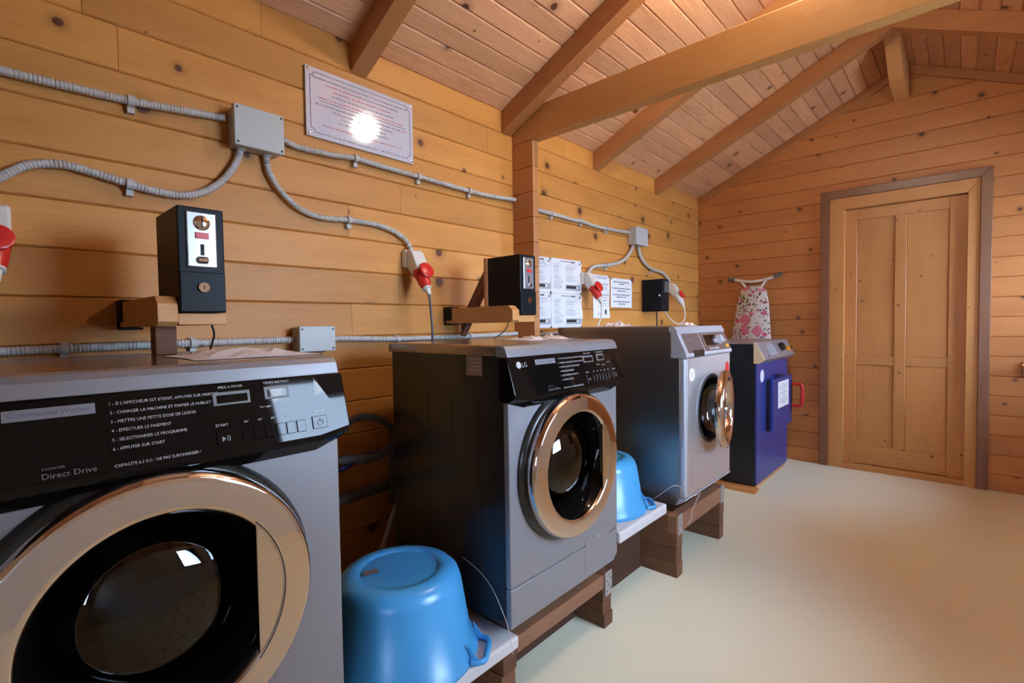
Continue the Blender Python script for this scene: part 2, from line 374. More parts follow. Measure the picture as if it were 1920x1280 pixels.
# ------------------------------------------------------------------ planks
def plank(parent, name, mat, centre, ax, ay, length, width, t=0.03, c=0.0045, gap=0.0012):
    ax, ay = Vector(ax), Vector(ay); az = ax.cross(ay)
    w = width/2-gap/2; l = length/2-gap/2
    prof = [(-w,-t),(w,-t),(w,-c),(w-c,0),(-w+c,0),(-w,-c)]
    mb = MB(); n = len(prof)
    mb.add([(-l, p[0], p[1]) for p in prof]+[(l, p[0], p[1]) for p in prof],
           [tuple(range(n))[::-1], tuple(range(n,2*n))]+[(i,(i+1)%n,n+(i+1)%n,n+i) for i in range(n)])
    me = bpy.data.meshes.new(name); me.from_pydata(mb.v, [], mb.f)
    bm = bmesh.new(); bm.from_mesh(me); bmesh.ops.recalc_face_normals(bm, faces=bm.faces); bm.to_mesh(me); bm.free()
    me.materials.append(MAT[mat])
    ob = bpy.data.objects.new(name, me); COL.objects.link(ob); ob.parent = parent
    m = Matrix.Identity(4); o = ORG[parent.name]
    for i in range(3):
        m[i][0], m[i][1], m[i][2], m[i][3] = ax[i], ay[i], az[i], centre[i]-o[i]
    ob.matrix_local = m
    return ob

# floor -------------------------------------------------------------
fl = struct(mk('floor', MB().box(XF, XD+0.08, YR, 0.05, -0.10, 0.0), 'floor', org=(0,0,0)), 'smooth cream painted floor')
# left wall (behind the washers)
wl = struct(mk('wall_left', MB().box(XF, XD+0.10, 0.03, 0.11, 0.0, 2.50), 'backing', org=(0,0,0)), 'varnished horizontal pine boards behind the washers')
ZL, HL = 2.2540, 0.13691
joints = {-1:[0.75,2.6], 0:[0.25,1.9,3.4], 1:[0.33,2.35], 2:[1.6,3.0], 3:[1.335,2.9], 4:[1.075,2.55,3.6], 5:[0.6,2.3,3.2], 6:[1.32,3.7], 7:[1.08,2.75], 8:[0.9,2.4,3.45], 9:[1.5,3.1], 10:[0.7,2.6], 11:[1.2,3.3], 12:[0.4,2.2], 13:[1.7,3.5], 14:[0.8,2.9], 15:[1.4,3.0], 16:[2.0]}
for i in range(-1, 17):
    zt = ZL-i*HL+ (HL if i < 0 else 0); zt = ZL-(i)*HL
    z1 = min(zt, 2.385) if i >= 0 else 2.385
    z0 = max(0.0, ZL-(i+1)*HL) if i >= 0 else ZL
    if z1-z0 < 0.02: continue
    xs = [XF]+joints.get(i, [])+[XD]
    for a, b_ in zip(xs[:-1], xs[1:]):
        plank(wl, 'plank', 'wall', ((a+b_)/2, 0.0, (z0+z1)/2), (1,0,0), (0,0,1), b_-a, z1-z0)
# far wall with the door
ZDW, HDW = 2.2928, 0.13608
DY0, DY1 = -1.165, -1.915      # door opening
dw = MB()
dw.box(XD+0.03, XD+0.10, DY0, 0.1, 0, 3.2); dw.box(XD+0.03, XD+0.10, YR-0.1, DY1, 0, 3.2); dw.box(XD+0.03, XD+0.10, DY1, DY0, 2.075, 3.2)
wb = struct(mk('wall_back', dw, 'backing', org=(XD,0,0)), 'gable end wall of knotty pine boards around the door')
for i in range(-7, 18):
    zt = ZDW-(i-1)*HDW; zb = ZDW-i*HDW
    zb = max(zb, 0.0)
    if zt-zb < 0.015: continue
    ys = 0.0; ye = YR
    if zb > 2.42:
        k = (zb-CE0-0.02)/SL; ys, ye = -k, YR+k
        if ys-ye < 0.05: continue
    segs = [(ys, ye)]
    if zb < 2.05: segs = [(0.0, DY0+0.06), (DY1-0.06, YR)]
    for a, b_ in segs:
        plank(wb, 'plank', 'end', (XD, (a+b_)/2, (zt+zb)/2), (0,-1,0), (0,0,1), a-b_, zt-zb, c=0.004)
# opposite wall with two windows, wall behind the camera with the open doorway
WIN = [(1.28, 2.40, 1.00, 2.12), (3.85, 4.66, 0.95, 2.05)]
rw = MB(); xs = [XF]+sorted([w[0] for w in WIN]+[w[1] for w in WIN])+[XD+0.1]
for a, b_ in zip(xs[:-1], xs[1:]):
    w = [q for q in WIN if q[0] <= a+1e-6 and q[1] >= b_-1e-6]
    if w:
        rw.box(a, b_, YR-0.08, YR, 0, w[0][2]); rw.box(a, b_, YR-0.08, YR, w[0][3], 2.5)
    else: rw.box(a, b_, YR-0.08, YR, 0, 2.5)
struct(mk('wall_right', rw, 'palewall', org=(0,YR,0)), 'plain pine wall with windows opposite the washers')
struct(mk('trim_5', MB().box(XF, XD+0.02, YR, YR+0.02, 0.0, 0.90), 'wains', bevel=0.003), 'white painted lower panelling opposite the washers')
fw = MB(); FW = (-2.95, -2.40, 0.95, 1.75)
fw.box(XF-0.08, XF, FW[1], 0.1, 0, 3.2); fw.box(XF-0.08, XF, YR-0.1, FW[0], 0, 3.2); fw.box(XF-0.08, XF, FW[0], FW[1], FW[3], 3.2); fw.box(XF-0.08, XF, FW[0], FW[1], 0, FW[2])
struct(mk('wall_front', fw, 'palewall', org=(XF,0,0)), 'plain wall with a small window behind the viewer')
m = MB(); t = 0.05
m.box(XF-0.06, XF+0.01, FW[0], FW[1], FW[2], FW[2]+t); m.box(XF-0.06, XF+0.01, FW[0], FW[1], FW[3]-t, FW[3]); m.box(XF-0.06, XF+0.01, FW[0], FW[0]+t, FW[2]+t, FW[3]-t); m.box(XF-0.06, XF+0.01, FW[1]-t, FW[1], FW[2]+t, FW[3]-t)
wf = struct(mk('window_3', m, 'door', bevel=0.003)); mk('pane', MB().box(XF-0.03, XF-0.026, FW[0]+t, FW[1]-t, FW[2]+t, FW[3]-t), 'pane', wf)
struct(mk('ground', MB().box(-30, 30, -30, 30, -0.16, -0.11), 'ground', org=(0,0,-0.16)), 'unseen ground outside the cabin, pale to bounce light')  # added out of view: blocks sky from below, bounces light to the ceiling
for k, (a, b_, z0, z1) in enumerate(sorted(WIN)):
    m = MB(); t = 0.05
    m.box(a, b_, YR-0.06, YR+0.01, z0, z0+t); m.box(a, b_, YR-0.06, YR+0.01, z1-t, z1); m.box(a, a+t, YR-0.06, YR+0.01, z0+t, z1-t); m.box(b_-t, b_, YR-0.06, YR+0.01, z0+t, z1-t)
    w = struct(mk('window_%d' % (k+1), m, 'door', bevel=0.003))
    if True:
        mk('pane', MB().box(a+t, b_-t, YR-0.03, YR-0.026, z0+t, z1-t), 'pane', w)
# ceiling: two slopes of boards
cs, sn_ = math.cos(TH), math.sin(TH)
cb = MB()
cb.prism([(0.12, CE0-0.055+0.05), (RIDGE_Y, CE0+SL*-RIDGE_Y+0.05), (RIDGE_Y, CE0+SL*-RIDGE_Y+0.14), (0.12, CE0+0.14)], 'x', XF-0.1, XD+0.1)
cb.prism([(YR-0.12, CE0-0.055+0.05), (YR-0.12, CE0+0.14), (RIDGE_Y, CE0+SL*-RIDGE_Y+0.14), (RIDGE_Y, CE0+SL*-RIDGE_Y+0.05)], 'x', XF-0.1, XD+0.1)
ce = struct(mk('ceiling', cb, 'backing', org=(0,0,CE0)), 'sloping pine board ceiling with exposed rafters')
BW = 0.0915
nb = int(-RIDGE_Y/cs/BW)+1
random.seed(11)
RAFT = [-0.72, 0.19, 1.10, 2.01, 2.92, 3.838]
for side in (0, 1):
    for i in range(nb):
        s0 = i*BW+BW/2
        if side == 0: c = (0, -s0*cs, CE0+s0*sn_); ay = (0,-cs,sn_); ax = (1,0,0)
        else: c = (0, YR+s0*cs, CE0+s0*sn_); ay = (0,cs,sn_); ax = (-1,0,0)
        cut = [RAFT[random.choice([1,2,3])]+0.04, RAFT[random.choice([4,5])]+0.04]
        xs = [XF]+cut+[XD]
        for a, b_ in zip(xs[:-1], xs[1:]):
            plank(ce, 'ceiling_board', 'ceil', ((a+b_)/2, c[1], c[2]), ax, ay, b_-a, BW, t=0.022, c=0.006)
RD, RT = 0.115, 0.076
for x in RAFT:
    for side in (0, 1):
        f = 1 if side == 0 else -1; yo = 0.0 if side == 0 else YR
        poly = [(yo, CE0-RD), (RIDGE_Y, CE0-RD+SL*-RIDGE_Y), (RIDGE_Y, CE0+SL*-RIDGE_Y), (yo, CE0)]
        mk('rafter', MB().prism(poly, 'x', x, x+RT), 'beam', ce, bevel=0.003)
for i_, y in enumerate((0, 1)):
    # gable moulding under the boards, against the end wall
    a, b_ = ((0.0, RIDGE_Y) if y == 0 else (YR, RIDGE_Y))
    poly = [(a, CE0-0.066), (b_, CE0-0.066+SL*-RIDGE_Y), (b_, CE0+SL*-RIDGE_Y), (a, CE0)]
    struct(mk('trim_%d' % (i_+1), MB().prism(poly, 'x', XD-0.028, XD), 'beam', bevel=0.004), 'slim pine moulding along the gable')
# tie beam and the log stub that carries it
mk('tie_beam', MB().box(2.098, 2.160, YR, 0.0, 2.205, 2.375), wood('tie_beam_pine', (0.54, 0.265, 0.085), (0.42, 0.185, 0.052), vary=0.0, knots=0.8, ax='YZ', kscale=1.4), ce, bevel=0.004)
st = struct(mk('wall_partition', MB().box(2.104, 2.138, -0.146, 0.03, 0.0, 2.205), 'backing', org=(2.1,0,0)), 'short stub of stacked pine boards under the tie beam')
for i in range(0, 17):
    z1, z0 = ZL-i*HL-0.055, max(0.0, ZL-(i+1)*HL-0.055)
    if i == 0: z1 = 2.203
    if z1-z0 < 0.02: continue
    m = MB().box(2.096, 2.142, -0.150, 0.0, z0+0.0008, z1-0.0008)
    mk('plank', m, 'stub', st, bevel=0.003)
# corbel of stacked log ends under the ridge, at the end wall
cor = [(4.03,3.08),(4.10,2.973),(4.19,2.837),(4.47,2.762)]
def cbx(z):
    for (xa,za),(xb,zb) in zip(cor[:-1],cor[1:]):
        if zb <= z <= za: return xa+(xb-xa)*(za-z)/(za-zb)
cl = mk('corbel', MB().prism([(4.07,2.976),(XD,2.976),(XD,3.072),(3.99,3.072)], 'y', -1.572, -1.488), 'arm', ce, bevel=0.003)
mk('corbel_log', MB().prism([(4.42,2.832),(4.33,2.845),(4.08,2.973),(XD,2.973),(XD,2.832)], 'y', -1.572, -1.488), 'arm', cl, bevel=0.003)

# door 1 ------------------------------------------------------------
XL = 4.775
dr = struct(mk('door_1', MB().box(XL+0.012, XL+0.04, -1.909, -1.177, 0.02, 2.075), 'backing', org=(XL,-1.54,0)), 'four panelled knotty pine door')
def dpl(name, y0, y1, z0, z1, x0, vert=True, mat='door'):
    """board of the door, its own grain direction"""
    if vert: plank(dr, name, mat, (x0, (y0+y1)/2, (z0+z1)/2), (0,0,1), (0,1,0), z1-z0, abs(y1-y0), t=0.02, c=0.003, gap=0.0006)
    else: plank(dr, name, mat, (x0, (y0+y1)/2, (z0+z1)/2), (0,-1,0), (0,0,1), abs(y1-y0), z1-z0, t=0.02, c=0.003, gap=0.0006)
dpl('stile', -1.177, -1.261, 0.02, 2.075, XL); dpl('stile', -1.809, -1.909, 0.02, 2.075, XL)
dpl('rail', -1.261, -1.809, 1.985, 2.075, XL, False); dpl('rail', -1.261, -1.809, 0.045, 0.198, XL, False)
dpl('stile', -1.498, -1.570, 0.198, 1.985, XL-0.001)
dpl('rail', -1.261, -1.498, 0.838, 0.910, XL, False); dpl('rail', -1.570, -1.809, 0.838, 0.910, XL, False)
for y0, y1 in ((-1.261,-1.498), (-1.570,-1.809)):
    for z0, z1 in ((0.198,0.838), (0.910,1.985)):
        n = 1
        for k in range(n):
            dpl('panel_board', y0+(y1-y0)*k/n, y0+(y1-y0)*(k+1)/n, z0, z1, XL+0.008)
mk('threshold', MB().box(XD-0.02, XL+0.03, -1.909, -1.177, 0.0, 0.042), 'door', dr, bevel=0.004)
# pine casing and the brown trim round it
def casing(name, y_in0, y_in1, y_o0, y_o1, zi, zo, xa, xb, mat, label):
    pL = [(y_o0, 0), (y_in0, 0), (y_in0, zi), (y_o0, zo)]
    root = struct(mk(name, MB().prism(pL, 'x', xa, xb), mat, bevel=0.003), label)
    mk('jamb', MB().prism([(y_in1, 0), (y_o1, 0), (y_o1, zo), (y_in1, zi)], 'x', xa, xb), mat, root, bevel=0.003)
    mk('head', MB().prism([(y_o0, zo), (y_in0, zi), (y_in1, zi), (y_o1, zo)], 'x', xa, xb), mat, root, bevel=0.003)
MAT['caseV'] = wood('pine_casing', (0.60, 0.285, 0.095), (0.47, 0.205, 0.060), vary=0.04, knots=0.75, kscale=6.0, ax='ZY')
MAT['trimV'] = wood('brown_trim', (0.26, 0.12, 0.062), (0.18, 0.075, 0.038), vary=0.0, knots=0.4, ax='ZY', rough=0.33)
casing('trim_3', -1.180, -1.905, -1.080, -1.970, 2.078, 2.170, XD-0.018, XD+0.035, 'caseV', 'light pine door casing')
casing('trim_4', -1.080, -1.970, -1.018, -2.030, 2.170, 2.232, XD-0.030, XD+0.030, 'trimV', 'brown outer door trim')

# lamp at the ridge ----------------------------------------------------
lx, ly, lz = LAMP_POS
lp = thing('ceiling_lamp', (lx, ly, lz-0.09), 'round glowing ceiling lamp hanging at the ridge beside the tie beam', 'lamp')
mk('globe', MB().lathe([(0.0005,-0.088),(0.045,-0.076),(0.078,-0.042),(0.09,0),(0.078,0.042),(0.045,0.076),(0.03,0.085)], (lx,ly,lz), 'z', 24), 'bulb', lp, smooth=60)
mk('cap', MB().lathe([(0.0005,0.13),(0.04,0.13),(0.045,0.08),(0.03,0.075)], (lx,ly,lz), 'z', 20), 'whitep', lp, smooth=40)
mk('rod', MB().cyl((lx,ly,lz+0.12),(lx,ly,roof_z(ly)-0.0),0.008), 'whitep', lp)

# ------------------------------------------------------------------ stands, plinths, slabs
def stand(label, x0, x1, yf, ztop, nl, rail_over, mirror_plate=(True, True), low_left=False):
    t = 0.062; hl = (ztop if not rail_over else ztop-0.085)/nl
    r = thing('washer_stand', ((x0+x1)/2, yf+0.3, 0.0), label, 'stand', 'timber stands under the washers')
    for xa in (x0, x1-t):
        low = low_left and xa == x0
        for k in range(3 if low else nl):
            if low: hl = 0.1785/3
            else: hl = (ztop if not rail_over else ztop-0.085)/nl
            dx = random.uniform(-0.003, 0.003); dy = random.uniform(0, 0.004)
            mk('leg_timber', MB().box(xa+dx, xa+t+dx, yf+dy, -0.16, k*hl, (k+1)*hl-0.001), 'rough', r, bevel=0.003)
    if low_left: mk('cross_timber', MB().box(x0+t+0.012, x0+t+0.062, yf+0.052, -0.16, ztop-0.055, ztop-0.0005), 'rough', r, bevel=0.003)
    if rail_over: mk('front_rail', MB().box(x0, x1, yf, yf+0.05, ztop-0.085, ztop-0.003), 'rail', r, bevel=0.003)
    else: mk('front_rail', MB().box(x0+t+0.004, x1-t-0.004, yf, yf+0.05, ztop-0.055, ztop-0.002), 'rail', r, bevel=0.003)
    if rail_over:
        for xa in (x0, x1-t):
            mk('cross_timber', MB().box(xa, xa+t, yf+0.052, -0.16, ztop-0.085, ztop-0.004), 'rough', r, bevel=0.003)
    for k, xa in enumerate((x0, x1-t)):
        if not mirror_plate[k]: continue
        pz0, pz1 = ztop-0.09, ztop+0.004
        p = mk('metal_plate', MB().box(xa+0.006, xa+0.054, yf-0.004, yf-0.0005, pz0, pz1), 'galv', r)
        m = MB()
        for q, (px, pz) in enumerate([(0.018,0.2),(0.042,0.28),(0.03,0.45),(0.018,0.62),(0.042,0.7),(0.03,0.86)]):
            c = (xa+px, yf-0.0045, pz0+(pz1-pz0)*pz); m.add(disc_pts(c, 0.0035, 8, 'y'), [tuple(range(8))])
        mk('plate_holes', m, 'hole', p)
    return r
stand('timber stand under the silver washer below the lone coin box', -0.08, 0.50, -0.868, 0.218, 4, False)
stand('rough timber stand with punched metal plate under the middle silver washer', 1.062, 1.696, -0.868, 0.218, 4, False, (False, True), True)
stand('taller timber stand with two punched plates under the stainless washer', 2.19, 2.802, -0.918, 0.292, 3, True)
tag(mk('plinth_board', MB().box(0.52, 1.05, -0.735, -0.70, 0.0, 0.178), 'plinth', bevel=0.003), 'shade-darkened upright board carrying the slab with the large overturned basin', 'board')
tag(mk('plinth_board', MB().box(1.200, 1.625, -0.735, -0.70, 0.0, 0.160), 'plinth', bevel=0.003), 'shade-darkened upright board set back under the middle silver washer', 'board')
tag(mk('plinth_board', MB().box(1.742, 2.182, -0.735, -0.70, 0.0, 0.296), 'plinth', bevel=0.003), 'shade-darkened upright board under the slab beside the stainless washer', 'board')
tag(mk('stone_slab', MB().box(0.505, 1.132, -0.872, -0.17, 0.180, 0.222), 'slab', bevel=0.008), 'white stone slab under the large overturned blue basin', 'slab')
tag(mk('stone_slab', MB().box(1.752, 2.186, -0.872, -0.17, 0.298, 0.346), 'slab', bevel=0.008), 'white stone slab between middle washer and stainless washer', 'slab')
# ------------------------------------------------------------------ front loading washer (two of them)
def arc_hole_panel(mb, x0, x1, z0, z1, cx, cz, r, y0, y1, seg=64):
    """rectangular plate with a round hole, thickness y0..y1"""
    ring, rect = [], []
    for i in range(seg):
        a = 2*math.pi*i/seg; dx, dz = math.cos(a), math.sin(a)
        ring.append((cx+r*dx, cz+r*dz))
        tx = ((x1-cx)/dx if dx > 0 else (x0-cx)/dx) if abs(dx) > 1e-9 else 1e9
        tz = ((z1-cz)/dz if dz > 0 else (z0-cz)/dz) if abs(dz) > 1e-9 else 1e9
        t = min(tx, tz); rect.append((cx+t*dx, cz+t*dz))
    # snap nearest rays to the corners
    for c in ((x0,z0),(x0,z1),(x1,z0),(x1,z1)):
        k = min(range(seg), key=lambda i: (rect[i][0]-c[0])**2+(rect[i][1]-c[1])**2); rect[k] = c
    vs = []
    for y in (y0, y1): vs += [(p[0], y, p[1]) for p in ring]+[(p[0], y, p[1]) for p in rect]
    fs = []
    for i in range(seg):
        j = (i+1) % seg
        fs += [(i, j, seg+j, seg+i), (2*seg+i, 3*seg+i, 3*seg+j, 2*seg+j), (i, 2*seg+i, 2*seg+j, j), (seg+i, seg+j, 3*seg+j, 3*seg+i)]
    return mb.add(vs, fs)
WX, WF, WZ = 1.417, -0.87, 0.22      # middle washer: centre x, front y, base z
def make_washer():
    X, Y, Z = WX, WF, WZ; hw = 0.318
    r = thing('washing_machine', (X, Y+0.31, Z), 'silver front-loading washer with black panel between the two blue basins', 'washing machine', 'silver coin washers')
    xl, xr = X-hw, X+hw
    for sx in (-1, 1):
        for yy in (Y+0.07, Y+0.55):
            mk('foot', MB().lathe([(0.0005,0),(0.022,0),(0.022,0.012),(0.012,0.014),(0.012,0.032)], (X+sx*0.26, yy, Z), 'z', 16), 'rubber', r, smooth=40)
    # cabinet: sides, back, bottom with thickness
    b = MB()
    b.box(xl, xl+0.012, Y+0.022, Y+0.61, Z+0.03, Z+0.88); b.box(xr-0.012, xr, Y+0.022, Y+0.61, Z+0.03, Z+0.88)
    b.box(xl+0.012, xr-0.012, Y+0.598, Y+0.61, Z+0.03, Z+0.88); b.box(xl+0.012, xr-0.012, Y+0.022, Y+0.598, Z+0.03, Z+0.042)
    for k in range(4):
        yy = Y+0.13+k*0.13
        for sx in (xl-0.0012, xr): b.box(sx, sx+0.0012, yy, yy+0.003, Z+0.10, Z+0.74)
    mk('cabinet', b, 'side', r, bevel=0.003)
    # lid with overhang and silver front
    lid = mk('lid', MB().box(xl-0.006, xr+0.006, Y+0.045, Y+0.628, Z+0.880, Z+0.915), 'lid', r, bevel=0.006)
    mk('lid_front', MB().prism([(Y+0.045, Z+0.878), (Y-0.004, Z+0.878), (Y+0.004, Z+0.902), (Y+0.014, Z+0.912), (Y+0.045, Z+0.9152)], 'x', xl-0.004, xr+0.004), 'silver', r, bevel=0.003)
    # front panels
    cx, cz, R = X-0.02, 0.714, 0.245
    fp = arc_hole_panel(MB(), xl, xr, Z+0.156, Z+0.80, cx, cz, 0.205, Y, Y+0.022)
    mk('front_panel', fp, 'silverfront', r, bevel=0.004)
    mk('kick_panel', MB().prism([(xl, Z+0.03), (xr-0.03, Z+0.03), (xr, Z+0.055), (xr, Z+0.1545), (xl, Z+0.1545)], 'y', Y, Y+0.022), 'silverfront', r, bevel=0.004)
    hz = mk('service_hatch', MB().box(X+0.088, X+0.252, Y-0.0015, Y+0.002, Z+0.055, Z+0.185), 'silverfront', r, bevel=0.001)
    mk('hatch_mark', MB().box(X+0.172, X+0.184, Y-0.0022, Y-0.0014, Z+0.16, Z+0.17), 'textw', hz)
    # control panel
    cols = [(-0.325, 1), (-0.245, 0), (0.262, 0), (0.329, 1)]
    vs, fs = [], []
    for x, e in cols:
        rows = [(0.03, 0.878), (-0.002, 0.878), (-0.035, 0.755+0.012*e), (-0.032, 0.742+0.012*e), (-0.004, 0.717+0.022*e), (0.03, 0.717+0.022*e)]
        vs += [(X+x, Y+a, Z+c) for a, c in rows]
    n = 6
    for c in range(3):
        for k in range(n-1): fs.append((c*n+k, c*n+k+1, (c+1)*n+k+1, (c+1)*n+k))
    fs += [tuple(range(n)), tuple(3*n+k for k in range(n))[::-1]]
    cp = mk('control_panel', MB().add(vs, fs), 'blackgloss', r, bevel=0.003)
    # frame of the sloping face
    O = Vector((X, Y-0.002, Z+0.878)); v = Vector((0, 0.033, 0.123)).normalized(); u = Vector((1,0,0)); nrm = u.cross(v)
    Q = lambda a, s, l=0.0: O+u*a-v*s+nrm*l
    def slab(name, a0, a1, s0, s1, l0, l1, mat, par, bev=0.001):
        m = MB().add([Q(a,s,l) for l in (l0,l1) for a,s in ((a0,s1),(a1,s1),(a1,s0),(a0,s0))], [(0,3,2,1),(4,5,6,7),(0,1,5,4),(1,2,6,5),(2,3,7,6),(3,0,4,7)])
        return mk(name, m, mat, par, bevel=bev)
    dw_ = slab('dispenser_drawer', -0.322, -0.088, 0.004, 0.124, -0.004, 0.0025, 'blackgloss', r)
    # finger grip below the drawer
    m = MB().add([(X-0.235, Y-0.0335, Z+0.741), (X-0.060, Y-0.0335, Z+0.741), (X-0.065, Y-0.020, Z+0.728), (X-0.228, Y-0.020, Z+0.728)], [(0,1,2,3)])
    mk('grip', m, 'blackgloss', dw_)
    T = MB(); G = MB()
    F = (O+nrm*0.0, u, v, nrm)
    rows = ["1 - SI L'AFFICHEUR EST ETEINT, APPUYER SUR MARCHE", "2 - CHARGER LA MACHINE ET FERMER LE HUBLOT", "3 - METTRE UNE PETITE DOSE DE LESSIVE", "4 - EFFECTUER LE PAIEMENT", "5 - SELECTIONNER LE PROGRAMME", "6 - APPUYER SUR START"]
    wd = [0.157, 0.145, 0.119, 0.081, 0.103, 0.069]
    for k, t in enumerate(rows): put_text(T, t, *F, -0.078, -(0.0205+k*0.0146), 0.0050, wd[k], lift=0.0005)
    put_text(T, "CAPACITE 6.5 KG : NE PAS SURCHARGER !", *F, -0.078, -0.1205, 0.0050, 0.120, lift=0.0005)
    put_text(T, "PRIX A PAYER", *F, 0.102, -0.0105, 0.0046, 0.042, 'c', 0.0005); put_text(T, "TEMPS RESTANT", *F, 0.186, -0.0095, 0.0046, 0.051, 'c', 0.0005)
    put_text(T, "START", *F, 0.080, -0.080, 0.0046, 0.021, 'c', 0.0005)
    for k, t in enumerate(["90°", "75°", "60°", "40°", "30°"]): put_text(T, t, *F, 0.122+k*0.0245, -0.0795, 0.0044, 0.0085, 'c', 0.0005)
    put_text(T, "lavage", *F, 0.160, -0.055, 0.0036, 0.02, 'c', 0.0005); put_text(T, "rinçage", *F, 0.196, -0.058, 0.0036, 0.02, 'c', 0.0005); put_text(T, "essorage", *F, 0.232, -0.050, 0.0036, 0.022, 'c', 0.0005); put_text(T, "MARCHE", *F, 0.262, -0.0795, 0.0036, 0.024, 'c', 0.0005)
    mk('lettering', T, 'textw', cp, fixn=False)
    # displays
    for a0, a1, s0, s1 in ((0.070,0.134,0.017,0.042), (0.160,0.208,0.015,0.040)):
        d = slab('display', a0, a1, s0, s1, -0.002, 0.0015, 'textg', cp)
        slab('screen', a0+0.006, a1-0.005, s0+0.006, s1-0.004, 0.0005, 0.0018, 'blackgloss', d, 0)
    # buttons
    bt = slab('start_button', 0.069, 0.098, 0.087, 0.119, -0.002, 0.0022, 'blackgloss', cp)
    mm = MB(); FB = (O+nrm*0.0022, u, v, nrm)
    mm.add([Q(0.077,0.098,0.003), Q(0.077,0.108,0.003), Q(0.084,0.103,0.003)], [(0,1,2)])
    put_rect(mm, *FB, 0.0855, 0.087, -0.108, -0.098); put_rect(mm, *FB, 0.089, 0.0905, -0.108, -0.098)
    mk('play_pause_mark', mm, 'textg', bt, fixn=False)
    for k in range(6): slab('button', 0.112+k*0.0205, 0.130+k*0.0205, 0.090, 0.114, -0.002, 0.0022, 'blackgloss', cp)
    pb = slab('power_button', 0.247, 0.279, 0.087, 0.113, -0.002, 0.0022, 'blackgloss', cp)
    mm = MB(); pts = [Q(0.263+0.006*math.sin(a), 0.101-0.006*math.cos(a), 0.003) for a in [math.radians(35+290*i/14) for i in range(15)]]
    mm.tube(pts, 0.0006, 5); mm.tube([Q(0.263,0.093,0.003), Q(0.263,0.100,0.003)], 0.0006, 5); mk('power_mark', mm, 'textg', pb)
    # badge and logo on the drawer
    bd = slab('badge', -0.200, -0.096, 0.014, 0.031, 0.002, 0.0036, 'badge', dw_)
    mm = MB(); put_text(mm, "Commercial Washer", O+nrm*0.0036, u, v, nrm, -0.148, -0.0255, 0.0085, 0.092, 'c', 0.0006); mk('lettering', mm, 'inkblack', bd, fixn=False)
    mm = MB(); c = Q(-0.281, 0.026, 0.0034)
    mm.add([c+u*(0.011*math.cos(2*math.pi*i/24))+v*(0.011*math.sin(2*math.pi*i/24)) for i in range(24)], [tuple(range(24))])
    put_text(mm, "LG", O+nrm*0.0025, u, v, nrm, -0.266, -0.0335, 0.0145, 0.023, 'l', 0.0009); mk('logo', mm, 'textw', dw_, fixn=False)
    mm = MB(); put_text(mm, "Direct Drive", O+nrm*0.0025, u, v, nrm, -0.100, -0.120, 0.0085, 0.062, 'r', 0.0009); put_text(mm, "INVERTER", O+nrm*0.0025, u, v, nrm, -0.162, -0.107, 0.0035, 0.026, 'l', 0.0009)
    mk('lettering', mm, 'textg', dw_, fixn=False)
    # door
    c3 = (cx, Y, cz)
    mk('door_bezel', MB().lathe([(0.262,0.004),(0.262,-0.004),(0.252,-0.016),(0.232,-0.020),(0.205,-0.012),(0.205,0.02)], c3, 'y', 72), 'blacksoft', r, smooth=40)
    ring = mk('door_ring', MB().lathe([(0.236,-0.016),(0.2445,-0.022),(0.2475,-0.034),(0.2465,-0.046),(0.2425,-0.055),(0.2385,-0.0590),(0.2370,-0.0597),(0.230,-0.0604),(0.195,-0.0628),(0.1885,-0.0632),(0.1855,-0.0622),(0.182,-0.058),(0.180,-0.050)], c3, 'y', 96), 'chrome', r, smooth=50)
    mk('inner_rim', MB().lathe([(0.1805,-0.052),(0.176,-0.046),(0.168,-0.024),(0.158,0.004),(0.150,0.026),(0.146,0.040)], c3, 'y', 72), 'blackgloss', r, smooth=60)
    mk('glass_bowl', MB().lathe([(0.147,0.039),(0.142,0.022),(0.130,0.004),(0.108,-0.012),(0.075,-0.024),(0.035,-0.031),(0.0005,-0.033)], c3, 'y', 72), 'bowl', r, smooth=60)
    mk('door_gasket', MB().lathe([(0.206,0.005),(0.196,0.018),(0.180,0.03),(0.176,0.06),(0.190,0.10),(0.215,0.125)], c3, 'y', 64), 'rubber', r, smooth=50)
    dm = MB().lathe([(0.235,0.12),(0.235,0.44),(0.0005,0.46)], c3, 'y', 48)
    drum = mk('drum', dm, 'drum', r, smooth=40)
    hm = MB()
    for i in range(36):
        for k in range(7):
            a = 2*math.pi*(i+0.5*(k % 2))/36; rr = 0.2335; yy = Y+0.16+k*0.04
            p = Vector((cx+rr*math.cos(a), yy, cz+rr*math.sin(a))); t = Vector((-math.sin(a),0,math.cos(a)))
            hm.add([p+t*(0.006*math.cos(w))+Vector((0,0.006*math.sin(w),0)) for w in [2*math.pi*q/6 for q in range(6)]], [tuple(range(6))])
    ho = mk('drum_holes', hm, 'hole', drum, fixn=False); ho['kind'] = 'stuff'
    for a in (0.5, 2.6, 4.7):
        p = Vector((cx+0.222*math.cos(a), 0, cz+0.222*math.sin(a))); mk('drum_paddle', MB().cyl((p.x, Y+0.15, p.z), (p.x, Y+0.42, p.z), 0.03, 0.024, 12), 'rubber', drum, smooth=40)
    # handle: chord segment of the door ring
    pts = []; ra = 0.186; xcut = 0.138; a0 = math.acos(xcut/ra)
    for i in range(17):
        a = -a0+2*a0*i/16; pts.append((cx+ra*math.cos(a), cz+ra*math.sin(a)))
    mk('door_handle', MB().prism(pts, 'y', Y-0.063, Y-0.046), 'chrome', r, bevel=0.003)
    mm = MB()
    mk('handle_groove', MB().tube([(cx+0.1885*math.cos(a), Y-0.0626, cz+0.1885*math.sin(a)) for a in [-0.75+1.5*i/24 for i in range(25)]], 0.0014, 6), 'rubber', r)
    return r
w2 = make_washer()
